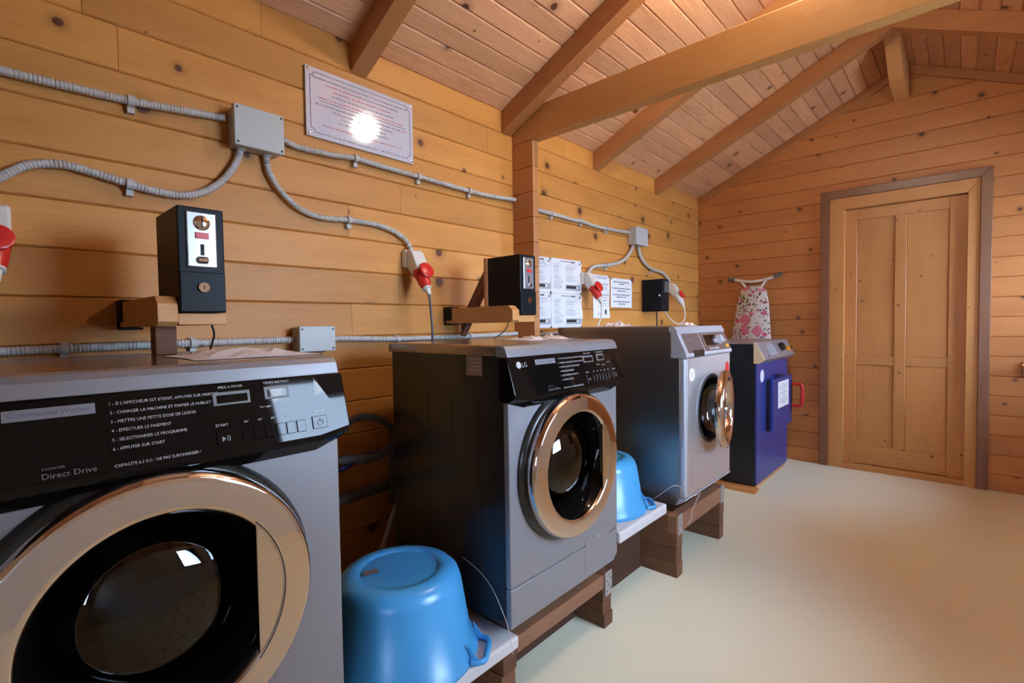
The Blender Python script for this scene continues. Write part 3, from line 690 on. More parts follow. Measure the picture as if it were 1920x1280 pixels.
w1 = copy_tree(w2, (0.225-WX, 0, 0), 'silver front-loading washer with black panel standing on the other side of the large basin')
w1['label'] = 'silver front-loading washer with large chrome door under the lone coin box on a post'
w2['label'] = 'silver front-loading washer with rating label on its dark side, between the two basins'
sk = mk('rating_label', MB().box(WX-0.318-0.0022, WX-0.318-0.0008, -0.76, -0.685, 1.035, 1.10), 'stickbrown', w2)
m = MB()
for k in range(4): m.box(WX-0.318-0.0028, WX-0.318-0.0022, -0.755, -0.705, 1.088-k*0.012, 1.092-k*0.012)
mk('label_print', m, 'trimp', sk)

# ------------------------------------------------------------------ stainless washer with its door ajar
def stainless():
    x0, x1, zb, zt, yb = 2.252, 2.858, 0.292, 1.178, -0.196
    r = thing('washing_machine', ((x0+x1)/2, -0.56, 0.292), 'stainless steel washer with chrome porthole door ajar and round number sticker', 'washing machine')
    prof = [(yb, zb+0.03), (-0.880, zb+0.03), (-0.905, 0.36), (-0.905, 1.035), (-0.868, 1.150), (yb, 1.150)]
    b = MB().box(x0, x0+0.01, yb-0.66, yb, zb+0.03, 1.150); b = MB()
    for a in (x0, x1-0.012): b.prism(prof, 'x', a, a+0.012)
    b.box(x0+0.012, x1-0.012, yb-0.012, yb, zb+0.03, 1.15); b.box(x0+0.012, x1-0.012, -0.86, yb-0.012, zb+0.03, zb+0.045)
    mk('cabinet', b, 'stainside', r, bevel=0.002)
    lid = mk('lid', MB().prism([(yb+0.004, 1.148), (-0.862, 1.148), (-0.862, 1.178), (yb+0.004, 1.178)], 'x', x0-0.003, x1+0.003), 'stainside', r, bevel=0.004)
    mk('lid_front', MB().prism([(-0.862,1.1785),(-0.862,1.13),(-0.895,1.140),(-0.900,1.150),(-0.884,1.1785)], 'x', x0-0.003, x1+0.003), 'staintrim', r, bevel=0.004)
    for sx in (0.04, 0.56):
        for yy in (-0.82, -0.28): mk('foot', MB().cyl((x0+sx, yy, zb), (x0+sx, yy, zb+0.032), 0.018, seg=12), 'rubber', r)
    # front with round opening
    cx, cz, R = x0+0.315, 0.755, 0.172
    f = arc_hole_panel(MB(), x0+0.026, x1-0.006, 0.362, 1.026, cx, cz, R, -0.932, -0.905)
    mk('front_panel', f, 'stain', r, bevel=0.003)
    mk('edge_strip', MB().box(x0, x0+0.024, -0.933, -0.902, 0.362, 1.026), 'staintrim', r, bevel=0.008)
    mk('plinth', MB().prism([(-0.880,0.322),(-0.890,0.322),(-0.934,0.352),(-0.934,0.360),(-0.905,0.360)], 'x', x0, x1), 'staintrim', r, bevel=0.002)
    # console
    A, B2 = Vector((0,-0.897,1.142)), Vector((0,-0.938,1.050))
    m = MB().prism([(-0.862,1.142),(-0.897,1.142),(-0.938,1.050),(-0.86,1.050)], 'x', x0, x1)
    co = mk('console', m, 'console', r, bevel=0.002)
    mk('console_edge', MB().prism([(-0.86,1.050),(-0.939,1.051),(-0.942,1.036),(-0.934,1.027),(-0.86,1.027)], 'x', x0-0.001, x1+0.001), 'staintrim', r, bevel=0.003)
    mk('console_edge', MB().prism([(-0.862,1.142),(-0.898,1.143),(-0.9395,1.050),(-0.862,1.050)], 'x', x0-0.0015, x0+0.03), 'staintrim', r, bevel=0.003)
    v = (A-B2).normalized(); u = Vector((1,0,0)); n = u.cross(v); O = Vector((x0, B2.y, B2.z))
    Q = lambda a, s, l: O+u*a+v*s+n*l
    def slab(name, a0, a1, s0, s1, l1, mat, par):
        return mk(name, MB().add([Q(a,s,l) for l in (-0.002,l1) for a,s in ((a0,s0),(a1,s0),(a1,s1),(a0,s1))], [(0,3,2,1),(4,5,6,7),(0,1,5,4),(1,2,6,5),(2,3,7,6),(3,0,4,7)]), mat, par, bevel=0.001)
    slab('divider', 0.232, 0.236, 0.0, 0.10, 0.001, 'staintrim', co)
    ds = slab('display', 0.285, 0.43, 0.03, 0.088, 0.0012, 'blackgloss', co)
    k_ = mk('knob', MB().cyl(Q(0.475,0.058,0), Q(0.475,0.058,0.022), 0.026, 0.022, 24), 'staintrim', co, smooth=40)
    mk('knob', MB().cyl(Q(0.405,0.05,0), Q(0.405,0.05,0.012), 0.012, 0.011, 16), 'staintrim', co, smooth=40)
    for k in range(4): slab('button', 0.305+k*0.034, 0.325+k*0.034, 0.008, 0.016, 0.003, 'staintrim', co)
    slab('start_button', 0.545, 0.58, 0.008, 0.028, 0.003, 'amber', co); slab('indicator', 0.55, 0.57, 0.045, 0.058, 0.002, 'staintrim', co)
    mm = MB()
    for k in range(5): put_rect(mm, O, u, v, n, 0.07+k*0.012, 0.078+k*0.012, 0.062, 0.070, 0.0008)
    mk('console_print', mm, 'inkblack', co, fixn=False)
    mk('drawer_grip', MB().box(x0+0.085, x0+0.21, -0.9435, -0.93, 1.030, 1.062), 'blacksoft', r, bevel=0.003)
    # sticker with the number
    s_ = mk('number_sticker', MB().add(disc_pts((x0+0.078,-0.9328,0.945), 0.032, 28, 'y'), [tuple(range(28))]), 'sticker', r)
    mm = MB(); put_text(mm, "5", (x0+0.078,-0.9330,0.945), (1,0,0), (0,0,1), (0,-1,0), 0, -0.013, 0.028, None, 'c', 0.0006); mk('number', mm, 'inkblack', s_, fixn=False)
    mm = MB().add([(x0+0.555+0.03*math.sin(a)*(1 if i else 1), -0.9328, 0.93+0.05*math.cos(a)) for i, a in enumerate([math.pi*2*k/20 for k in range(20)])], [tuple(range(20))])
    mk('red_sticker', mm, 'red', r)
    # drain hatch
    mk('drain_hatch', MB().box(x0+0.085, x0+0.215, -0.9345, -0.931, 0.395, 0.545), 'stain', r, bevel=0.003)
    # opening: seal, drum
    c3 = (cx, -0.932, cz)
    mk('door_seal', MB().lathe([(0.178,-0.003),(0.172,-0.008),(0.160,-0.006),(0.152,0.004),(0.150,0.02),(0.158,0.05),(0.175,0.08)], c3, 'y', 64), 'rubber', r, smooth=50)
    mk('opening_ring', MB().lathe([(0.186,0.001),(0.186,-0.003),(0.178,-0.004)], c3, 'y', 64), 'staintrim', r, smooth=40)
    mk('drum', MB().lathe([(0.20,0.075),(0.215,0.09),(0.215,0.42),(0.0005,0.43)], c3, 'y', 48), 'drum', r, smooth=40)
    for a in (0.9, 3.0, 5.1):
        p = (cx+0.2*math.cos(a), cz+0.2*math.sin(a)); mk('drum_paddle', MB().cyl((p[0],-0.85,p[1]), (p[0],-0.54,p[1]), 0.03, 0.025, 12), 'drum', r, smooth=40)
    # the door, hinged at its far side and swung out
    hinge = Vector((cx+0.195, -0.945, 0)); ang = math.radians(-11)
    rot = Matrix.Rotation(-ang, 4, 'Z')
    def swing(mb):
        out = MB(); out.f = mb.f
        for p in mb.v:
            q = rot @ (Vector(p)-hinge); out.v.append(tuple(q+hinge))
        return out
    dc = (cx, -0.945, cz)
    d = mk('porthole_door', swing(MB().lathe([(0.150,0.0),(0.180,0.002),(0.196,-0.004),(0.200,-0.020),(0.194,-0.036),(0.178,-0.042),(0.150,-0.040),(0.138,-0.030),(0.136,-0.005)], dc, 'y', 72)), 'chrome', r, smooth=50)
    mk('door_glass', swing(MB().lathe([(0.139,-0.022),(0.137,-0.004),(0.128,0.04),(0.110,0.075),(0.06,0.09),(0.0005,0.094)], dc, 'y', 56)), 'bowl', d, smooth=60)
    mk('hinge', MB().box(cx+0.178, cx+0.205, -0.952, -0.931, cz-0.05, cz+0.05), 'staintrim', r, bevel=0.003)
    return r
stainless()

# ------------------------------------------------------------------ dark blue dryer
def dryer():
    x0, x1, yf, yb = 3.72, 4.54, -0.822, -0.16
    r = thing('tumble_dryer', ((x0+x1)/2, -0.5, 0.022), 'dark blue dryer with grey console and red door handle', 'dryer')
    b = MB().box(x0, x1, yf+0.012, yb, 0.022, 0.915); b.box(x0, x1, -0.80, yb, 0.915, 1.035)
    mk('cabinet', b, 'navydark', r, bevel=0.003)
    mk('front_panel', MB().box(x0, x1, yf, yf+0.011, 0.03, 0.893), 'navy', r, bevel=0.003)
    mk('lid', MB().box(x0-0.003, x1+0.003, -0.806, yb, 1.035, 1.048), 'grey', r, bevel=0.003)
    prof = [(-0.802,0.898),(-0.838,0.896),(-0.878,0.926),(-0.815,1.048),(-0.802,1.048)]
    co = mk('console', MB().prism(prof, 'x', x0+0.006, x1), 'grey', r, bevel=0.003)
    mk('console_end', MB().prism(prof, 'x', x0-0.004, x0+0.006), 'cream', r, bevel=0.001)
    A, B2 = Vector((x0, -0.815, 1.048)), Vector((x0, -0.878, 0.926)); v = (A-B2).normalized(); u = Vector((1,0,0)); n = u.cross(v)
    Q = lambda a, s, l: B2+u*a+v*s+n*l
    def slab(name, a0, a1, s0, s1, l1, mat, par):
        return mk(name, MB().add([Q(a,s,l) for l in (-0.002,l1) for a,s in ((a0,s0),(a1,s0),(a1,s1),(a0,s1))], [(0,3,2,1),(4,5,6,7),(0,1,5,4),(1,2,6,5),(2,3,7,6),(3,0,4,7)]), mat, par)
    pl = slab('instruction_plate', 0.19, 0.36, 0.03, 0.105, 0.001, 'inkgrey', co)
    mm = MB()
    for k in range(6): put_rect(mm, B2+n*0.001, u, v, n, 0.20, 0.34-0.02*(k % 2), 0.042+k*0.010, 0.046+k*0.010)
    mk('plate_print', mm, 'inkblack', pl, fixn=False)
    mk('dial', MB().cyl(Q(0.52,0.075,0), Q(0.52,0.075,0.03), 0.034, 0.028, 20), 'blacksoft', co, smooth=40)
    mk('pilot_light', MB().cyl(Q(0.69,0.055,0), Q(0.69,0.055,0.02), 0.022, 0.018, 16), 'amber', co, smooth=40)
    mk('switch', MB().cyl(Q(0.73,0.055,0), Q(0.73,0.055,0.02), 0.018, 0.015, 16), 'blacksoft', co, smooth=40)
    slab('mark', 0.11, 0.15, 0.02, 0.03, 0.001, 'inkblack', co)
    s_ = mk('number_sticker', MB().add(disc_pts((x0+0.125, yf-0.0012, 0.80), 0.045, 24, 'y'), [tuple(range(24))]), 'sticker', r)
    mm = MB(); put_text(mm, "1", (x0+0.125, yf-0.0014, 0.80), (1,0,0), (0,0,1), (0,-1,0), 0, -0.018, 0.036, None, 'c', 0.0006); mk('number', mm, 'inkblack', s_, fixn=False)
    hx0, hx1 = x0+0.235, x0+0.775
    h = mk('hatch', MB().box(hx0, hx1, yf-0.045, yf-0.022, 0.375, 0.765), 'navy', r, bevel=0.006)
    mk('hatch_hinge', MB().box(hx0+0.004, hx0+0.03, yf-0.022, yf-0.001, 0.38, 0.760), 'blacksoft', r, bevel=0.004)
    mk('hatch_catch', MB().box(x0+0.46, x0+0.53, yf-0.03, yf, 0.767, 0.785), 'blacksoft', r, bevel=0.002)
    hm = MB().tube(smooth_path([(hx1-0.02, yf-0.045, 0.685), (hx1-0.02, yf-0.085, 0.688), (hx1-0.02, yf-0.118, 0.68), (hx1-0.02, yf-0.124, 0.60), (hx1-0.02, yf-0.118, 0.52), (hx1-0.02, yf-0.085, 0.512), (hx1-0.02, yf-0.045, 0.515)], 0.01), 0.0125, 12)
    mk('door_handle', hm, 'red', r, smooth=50)
    mk('latch', MB().box(hx1-0.035, hx1-0.005, yf-0.05, yf-0.045, 0.47, 0.72), 'navydark', r, bevel=0.002)
    p = mk('notice', MB().box(hx0+0.13, hx0+0.43, yf-0.0465, yf-0.0455, 0.535, 0.735), 'paper', r)
    mm = MB(); O = (hx0+0.13, yf-0.0466, 0.535)
    for k, (a, b_) in enumerate([(.13,.17),(.04,.26),(.03,.27),(.13,.17),(.06,.24),(.08,.22),(.13,.17),(.04,.26),(.03,.27),(.1,.2)]):
        put_rect(mm, O, (1,0,0), (0,0,1), (0,-1,0), a, b_, 0.178-k*0.017, 0.184-k*0.017)
    mk('notice_print', mm, 'inkgrey', p, fixn=False)
    tag(mk('base_board', MB().prism([(x0-0.10,-0.15),(x0-0.10,-0.842),(x0-0.012,-0.842),(x0+0.02,-0.812),(x1,-0.812),(x1,-0.15)], 'z', 0.0, 0.020), 'arm', bevel=0.002), 'pale pine board lying on the floor under the blue dryer', 'board')
dryer()

# ------------------------------------------------------------------ ironing board leaning behind the dryer
def ironing():
    base = Vector((4.60, -0.48, 0.0)); top = Vector((4.716, -0.51, 1.51)); ax = (top-base).normalized()
    r = thing('ironing_board', tuple(base), 'floral ironing board with grey-tipped white feet leaning on the end wall', 'ironing board')
    side = Vector((0,-1,0)); side = (side-ax*side.dot(ax)).normalized(); nrm = side.cross(ax)
    if nrm.x > 0: nrm = -nrm
    H = (top-base).length
    # outline: rounded nose at the top, wide body
    def wid(t):
        s = t*H
        if s > H-0.16: return 0.075+0.055*math.sqrt(max(0, (H-s)/0.16)) if s < H-0.012 else 0.06
        return 0.13+0.055*min(1, (H-0.16-s)/0.55)
    N_ = 30; vs, fs = [], []
    ts = [i/N_*0.97 for i in range(N_+1)]
    for t in ts:
        w = wid(t); c = base+ax*(t*H)
        for e, dd in ((-1,0.0),(-1,0.018),(-0.9,0.026),(0.9,0.026),(1,0.018),(1,0.0)):
            vs.append(c+side*(w*e)+nrm*dd)
    n = 6
    for i in range(N_):
        for k in range(n): fs.append((i*n+k, i*n+(k+1) % n, (i+1)*n+(k+1) % n, (i+1)*n+k))
    # rounded nose
    capc = len(vs)
    nose = []
    w = wid(ts[-1]); c0 = base+ax*(ts[-1]*H)
    for j in range(1, 6):
        a = j/6*math.pi/2; ww = w*math.cos(a); c = c0+ax*(0.045*math.sin(a))
        for e, dd in ((-1,0.0),(-1,0.018),(-0.9,0.026),(0.9,0.026),(1,0.018),(1,0.0)): vs.append(c+side*(ww*e)+nrm*dd)
    for i in range(N_, N_+5):
        for k in range(n): fs.append((i*n+k, i*n+(k+1) % n, (i+1)*n+(k+1) % n, (i+1)*n+k))
    fs.append(tuple(range(n))[::-1]); fs.append(tuple((N_+5)*n+k for k in range(n)))
    mk('cover', MB().add(vs, fs), 'floral', r, smooth=50)
    f0 = base+ax*(H*0.965)
    bar = [f0+side*s+ax*h for s, h in ((-0.185,0.118),(-0.12,0.105),(-0.05,0.093),(0.02,0.095),(0.10,0.108),(0.185,0.138))]
    mk('foot_bar', MB().tube(smooth_path(bar, 0.01), 0.0135, 12), 'tube', r, smooth=50)
    for s0, s1, h1 in ((-0.06,-0.115,0.102), (0.055,0.10,0.108)):
        mk('leg_tube', MB().tube(smooth_path([f0+side*(s0*0.9)-ax*0.3, f0+side*(s0*0.9), f0+side*s0+ax*0.03, f0+side*s1+ax*h1], 0.01), 0.0105, 10), 'tube', r, smooth=50)
    for s, h, s2, h2 in ((-0.165,0.114,-0.222,0.124), (0.16,0.128,0.222,0.155)):
        mk('rubber_foot', MB().cyl(f0+side*s+ax*h, f0+side*s2+ax*h2, 0.018, 0.016, 14), 'greyfoot', r, smooth=40)
ironing()

# ------------------------------------------------------------------ basins
def basin(cx, cy, z0, label, rot=0.0, sticker=False, s=1.0):
    r = thing('laundry_basin', (cx, cy, z0), label, 'basin', 'overturned blue basins')
    R, rb, h = 0.226*s, 0.168*s, 0.255*s
    prof = [(R-0.012,0.0),(R+0.004,0.0),(R+0.006,0.008),(R-0.002,0.016),(R-0.008,0.040),(R-0.016,0.046),(rb+0.016,h-0.045),(rb+0.008,h-0.022),(rb-0.008,h-0.006),(rb-0.03,h),(rb-0.05,h-0.001),(rb-0.055,h-0.006),(0.0005,h-0.006)]
    inner = [(0.0005,h-0.010),(rb-0.02,h-0.010),(rb+0.004,h-0.03),(R-0.022,0.04),(R-0.012,0.0)]
    mk('shell', MB().lathe(prof+inner, (cx,cy,z0), 'z', 72), 'blue', r, smooth=45)
    for k in (0, 1):
        a = rot+math.pi*k; d = Vector((math.cos(a), math.sin(a), 0)); t = Vector((-d.y, d.x, 0)); c = Vector((cx,cy,z0))
        hp = [c+d*(R-0.004)+t*0.062+Vector((0,0,0.010)), c+d*(R+0.020)+t*0.058+Vector((0,0,0.010)), c+d*(R+0.036)+t*0.044+Vector((0,0,0.010)), c+d*(R+0.038)+Vector((0,0,0.010)), c+d*(R+0.036)-t*0.044+Vector((0,0,0.010)), c+d*(R+0.020)-t*0.058+Vector((0,0,0.010)), c+d*(R-0.004)-t*0.062+Vector((0,0,0.010))]
        m = MB().tube(smooth_path(hp, 0.01), 0.0085, 10)
        for e in (-1, 1):
            b0 = c+d*(R-0.004)+t*(0.055*e); m.add([b0+Vector((0,0,0.012)), b0+d*0.022+Vector((0,0,0.012)), b0-d*0.012+Vector((0,0,0.060)), b0+t*0.005+Vector((0,0,0.012)), b0+t*0.005+d*0.022+Vector((0,0,0.012)), b0+t*0.005-d*0.012+Vector((0,0,0.060))], [(0,1,2),(3,5,4),(0,3,4,1),(1,4,5,2),(2,5,3,0)])
        mk('handle', m, 'blue', r, smooth=45)
    if sticker:
        q = MB(); c = Vector((cx-0.075, cy+0.035, z0+h+0.0006))
        q.add([c+Vector((-0.022,-0.008,0)), c+Vector((0.018,-0.016,0)), c+Vector((0.022,0.008,0)), c+Vector((-0.018,0.016,0))], [(0,1,2,3)])
        mk('torn_sticker', q, 'stickbrown', r)
    return r
basin(0.845, -0.650, 0.222, 'large overturned blue laundry basin with torn sticker beside the middle washer', math.radians(-52), True)
basin(1.965, -0.640, 0.346, 'overturned blue laundry basin half hidden behind the middle washer', math.radians(-50), False, 0.93)

# ------------------------------------------------------------------ hoses behind the washers
def hose(name, pts, r, mat, label, rib=None, y=None):
    P = smooth_path(pts, 0.004 if rib else 0.012)
    rad = [r*(1.0 if (i % 2) else 0.86) for i in range(len(P))] if rib else None
    return tag(mk(name, MB().tube(P, r, 12, radii=rad), mat, smooth=50), label, 'hose')
hose('drain_hose', [(0.80,-0.14,0.66),(0.84,-0.13,0.72),(0.90,-0.12,0.79),(0.955,-0.12,0.813),(1.013,-0.12,0.835),(1.084,-0.12,0.833),(1.159,-0.12,0.795),(1.189,-0.12,0.748),(1.190,-0.115,0.62),(1.188,-0.11,0.45)], 0.0165, 'hose', 'ribbed dark grey drain hose hooked in an arch on the pine wall', True)
hose('drain_hose', [(0.82,-0.17,0.73),(0.90,-0.165,0.70),(0.986,-0.16,0.690),(1.068,-0.16,0.675),(1.13,-0.165,0.70),(1.19,-0.17,0.742),(1.24,-0.18,0.80)], 0.0175, 'hose', 'ribbed dark grey hose sagging behind the middle washer', True)
hose('supply_hose', [(0.62,-0.07,0.62),(0.95,-0.07,0.632),(1.03,-0.07,0.650),(1.10,-0.07,0.665),(1.25,-0.07,0.672)], 0.011, 'hoseb', 'dark blue water hose running along the wall')
hose('waste_pipe', [(0.60,-0.05,0.50),(1.0,-0.05,0.505),(1.4,-0.05,0.512)], 0.022, 'hose', 'straight grey waste pipe low on the pine wall')
hose('supply_hose', [(1.04,-0.19,0.235),(1.09,-0.18,0.32),(1.15,-0.165,0.43),(1.24,-0.155,0.58)], 0.010, 'hosel', 'light grey hose slanting up behind the large basin')
hose('supply_hose', [(1.222,-0.105,0.24),(1.225,-0.10,0.36),(1.235,-0.10,0.50),(1.26,-0.10,0.62)], 0.009, 'hose', 'thin dark hose rising beside the light grey one')

# ------------------------------------------------------------------ conduits, clips, boxes
YC = -0.020
def conduit(pts, r, label, ribbed=True, step=None):
    P = [(p[0], YC if len(p) == 2 else p[2], p[1]) for p in pts]
    if ribbed:
        Q = smooth_path(P, 0.0022); rad = []
        acc = 0.0
        for i, p in enumerate(Q):
            if i: acc += (p-Q[i-1]).length
            rad.append(r*(0.76+0.26*abs(math.sin(acc/0.0090*math.pi))**0.7))
        m = MB().tube(Q, r, 10, radii=rad)
    else: m = MB().tube(smooth_path(P, 0.012), r, 12)
    return tag(mk('conduit', m, 'conduit', smooth=60), label, 'conduit', 'grey electrical conduits')
conduit([(-0.25,1.88),(0.077,1.884),(0.18,1.886),(0.353,1.892),(0.47,1.903),(0.612,1.917)], 0.0125, 'ribbed grey conduit entering the large junction box from the side away from the sign')
conduit([(0.782,1.903),(0.808,1.896),(0.865,1.883),(0.994,1.886),(1.105,1.896),(1.24,1.892),(1.426,1.889),(1.569,1.886),(1.744,1.883),(1.898,1.885),(2.094,1.900)], 0.0115, 'ribbed grey conduit running under the glossy sign to the partition')
conduit([(2.145,1.880),(2.302,1.874),(2.458,1.873),(2.655,1.869),(2.746,1.874),(2.873,1.865),(3.056,1.865),(3.375,1.877)], 0.012, 'smooth grey conduit above the instruction sheets', False)
conduit([(0.657,1.830),(0.654,1.805),(0.638,1.764),(0.595,1.700),(0.537,1.653),(0.476,1.632),(0.404,1.632),(0.342,1.641),(0.264,1.656),(0.206,1.665),(0.161,1.661),(0.119,1.647),(0.077,1.614),(0.047,1.583),(0.02,1.535)], 0.0125, 'ribbed grey conduit looping over the lone coin box')
conduit([(0.745,1.830),(0.747,1.80),(0.756,1.761),(0.791,1.706),(0.859,1.653),(0.943,1.631),(1.068,1.637),(1.181,1.637),(1.274,1.622),(1.344,1.588),(1.381,1.535)], 0.0115, 'ribbed grey conduit curving down to the red socket above the middle washer')
conduit([(-0.20,1.146),(0.032,1.147),(0.177,1.149),(0.494,1.153),(0.825,1.153)], 0.013, 'ribbed grey conduit just above the top of the washer under the lone coin box')
conduit([(0.960,1.154),(1.10,1.149),(1.289,1.142),(1.50,1.141),(1.734,1.142),(2.094,1.147)], 0.012, 'ribbed grey conduit low on the wall behind the middle washer')
conduit([(2.145,1.138),(2.288,1.136),(2.70,1.142)], 0.011, 'smooth grey conduit below the instruction sheets', False)
conduit([(3.437,1.80),(3.430,1.775),(3.339,1.691),(3.222,1.641),(3.053,1.608),(2.902,1.589),(2.835,1.556),(2.800,1.520)], 0.0125, 'smooth grey conduit from small junction box to the socket by the sheets', False)
conduit([(3.521,1.80),(3.530,1.76),(3.546,1.726),(3.633,1.662),(3.770,1.626),(3.915,1.618),(4.035,1.572),(4.080,1.520)], 0.0125, 'smooth grey conduit from small junction box to the socket by the corner', False)
def clip(x, z, where, w=0.018, slope=0.0, r=0.0155):
    c = Vector((x, YC, z))
    m = MB(); n = 12; vs, fs = [], []
    for s in (-w/2, w/2):
        for i in range(n+1):
            a = math.radians(-100+200*i/n)  # open towards the wall
            for rr in (r, r+0.0025): vs.append((x+s, YC-rr*math.cos(a), z+slope*s+rr*math.sin(a)))
    k = 2*(n+1)
    for i in range(n):
        a = 2*i; fs += [(a,a+2,k+a+2,k+a),(a+1,k+a+1,k+a+3,a+3),(a,a+1,a+3,a+2),(k+a,k+a+2,k+a+3,k+a+1)]
    m.add(vs, fs)
    m.box(x-w/2, x+w/2, YC+0.002, -0.001, z-r-0.020, z-r+0.002); m.box(x-w/2, x+w/2, -0.010, -0.001, z+r-0.002, z+r+0.004)
    o = mk('pipe_clip', m, 'conduit'); tag(o, 'grey clip holding '+where, 'clip', 'conduit clips'); return o
CL = [(0.353,1.892,'the upper ribbed conduit beside the large junction box'),(0.342,1.641,'the conduit loop above the lone coin box'),(1.105,1.896,'the conduit at the middle of the sign'),(1.426,1.889,'the conduit just past the sign'),(1.744,1.883,'the conduit between sign and partition'),(1.068,1.637,'the curved conduit leading to the socket over the middle washer'),
      (0.177,1.149,'the low conduit away from the wooden post'),(0.494,1.153,'the low conduit beside the wooden post'),(1.289,1.142,'the low conduit at the back corner of the middle washer'),(1.734,1.142,'the low conduit under the second coin box'),
      (2.431,1.873,'the smooth conduit next to the partition'),(2.746,1.874,'the smooth conduit above the instruction sheets'),(3.056,1.865,'the smooth conduit nearest the small junction box'),(3.053,1.608,'the conduit leading to the socket by the sheets'),(3.745,1.628,'the conduit leading to the socket by the corner')]
for x, z, w in CL: clip(x, z, w, r=0.0135 if x > 0.9 else 0.0145)
def jbox(x0, x1, z0, z1, dep, label, screws=True):
    r = thing('junction_box', ((x0+x1)/2, -dep/2, z0), label, 'junction box', 'grey junction boxes')
    mk('body', MB().box(x0, x1, -dep*0.68, -0.0005, z0, z1), 'box', r, bevel=0.006)
    lid = mk('lid', MB().box(x0-0.003, x1+0.003, -dep, -dep*0.68-0.0015, z0-0.003, z1+0.003), 'box', r, bevel=0.003)
    if screws:
        for xx in (x0+0.007, x1-0.007):
            for zz in (z0+0.008, z1-0.008): mk('screw', MB().cyl((xx,-dep-0.0012,zz),(xx,-dep+0.003,zz),0.0042,seg=12), 'screw', lid)
    for k in range(2):
        xx = x0+(x1-x0)*(0.2+0.56*k); mk('grommet', MB().cyl((xx,YC-0.004,z0-0.008),(xx,YC-0.004,z0+0.004),0.015,seg=16), 'box', r, smooth=40)
    return r
jbox(0.626, 0.786, 1.824, 1.956, 0.075, 'large grey junction box with dark corner screws beside the sign')
jbox(0.826, 0.962, 1.110, 1.200, 0.075, 'grey junction box low on the wall at the corner of a washer lid')
jbox(3.392, 3.572, 1.790, 1.918, 0.075, 'small square grey junction box near the far corner', False)
# ------------------------------------------------------------------ red industrial sockets
def socket(x, zc, label, cable=None, cmat='cableg', part='right', white_body=False, s=1.0):
    r = thing('power_socket', (x, -0.05, zc-0.12), label, 'socket', 'red three-phase sockets')
    mk('back_plate', MB().box(x-0.040*s, x+0.038*s, -0.030, -0.0005, zc-0.005, zc+0.075), 'whitep', r, bevel=0.005)
    mk('housing', MB().prism([(-0.030, zc+0.072), (-0.052, zc+0.074), (-0.066, zc+0.066), (-0.110, zc-0.012), (-0.062, zc-0.042), (-0.030, zc+0.0)], 'x', x-0.034*s, x+0.034*s), 'whitep', r, bevel=0.006)
    d = Vector((0, -0.50, -0.866)); c = Vector((x, -0.086, zc-0.027)); 
    body = mk('socket_body', MB().tube([c-d*0.01, c+d*0.012, c+d*0.014, c+d*0.060, c+d*0.088], 0.03, 20, radii=[0.034*s,0.036*s,0.032*s,0.028*s,0.020*s]), 'whitep' if white_body else 'red', r, smooth=40)
    # round sprung cover standing open at the front
    n = Vector((0, -0.90, 0.42)).normalized(); fc = c+Vector((0.004, -0.040, 0.006)); a = Vector((1,0,0)); b_ = n.cross(a)
    m = MB().tube([fc-n*0.006, fc-n*0.003, fc+n*0.003, fc+n*0.006], 0.034, 24, radii=[0.033*s,0.036*s,0.036*s,0.031*s]); mk('cover_flap', m, 'red', r, smooth=40)
    p0 = c+d*0.084
    mk('plug', MB().tube([p0, p0+d*0.007, p0+d*0.009, p0+d*0.038], 0.02, 18, radii=[0.021*s,0.021*s,0.014*s,0.009*s]), 'whitep', r, smooth=40)
    if cable:
        e = p0+d*0.036
        tag(mk('power_cable', MB().tube(smooth_path([tuple(e)]+cable(e), 0.012), 0.0055, 10), cmat, smooth=50), cable_label[label], 'cable')
    return r
cable_label = {}
LB = ['grey and red power socket at the end of the conduit loop', 'grey and red power socket above the middle washer with dark cable', 'off-white and red power socket beside the printed sheets', 'off-white and red power socket next to the wall coin box in the corner']
cable_label[LB[1]] = 'dark cable hanging from the socket down behind the middle washer'
cable_label[LB[2]] = 'white cable from the socket by the sheets down behind the stainless washer'
cable_label[LB[3]] = 'white cable looping from the corner socket under the wall coin box'
socket(0.046, 1.455, LB[0])
socket(1.375, 1.468, LB[1], lambda e: [(e.x+0.004,-0.15,1.26),(e.x+0.010,-0.15,1.18),(e.x+0.018,-0.14,1.05)])
socket(2.785, 1.462, LB[2], lambda e: [(e.x-0.01,-0.15,1.25),(e.x-0.04,-0.14,1.18),(e.x-0.08,-0.13,1.10)], 'cablew')
socket(4.075, 1.455, LB[3], lambda e: [(e.x+0.01,-0.15,1.26),(e.x-0.02,-0.15,1.205),(e.x-0.10,-0.14,1.185),(e.x-0.20,-0.13,1.21),(e.x-0.27,-0.11,1.27),(e.x-0.30,-0.09,1.33)], 'cablew', white_body=True)
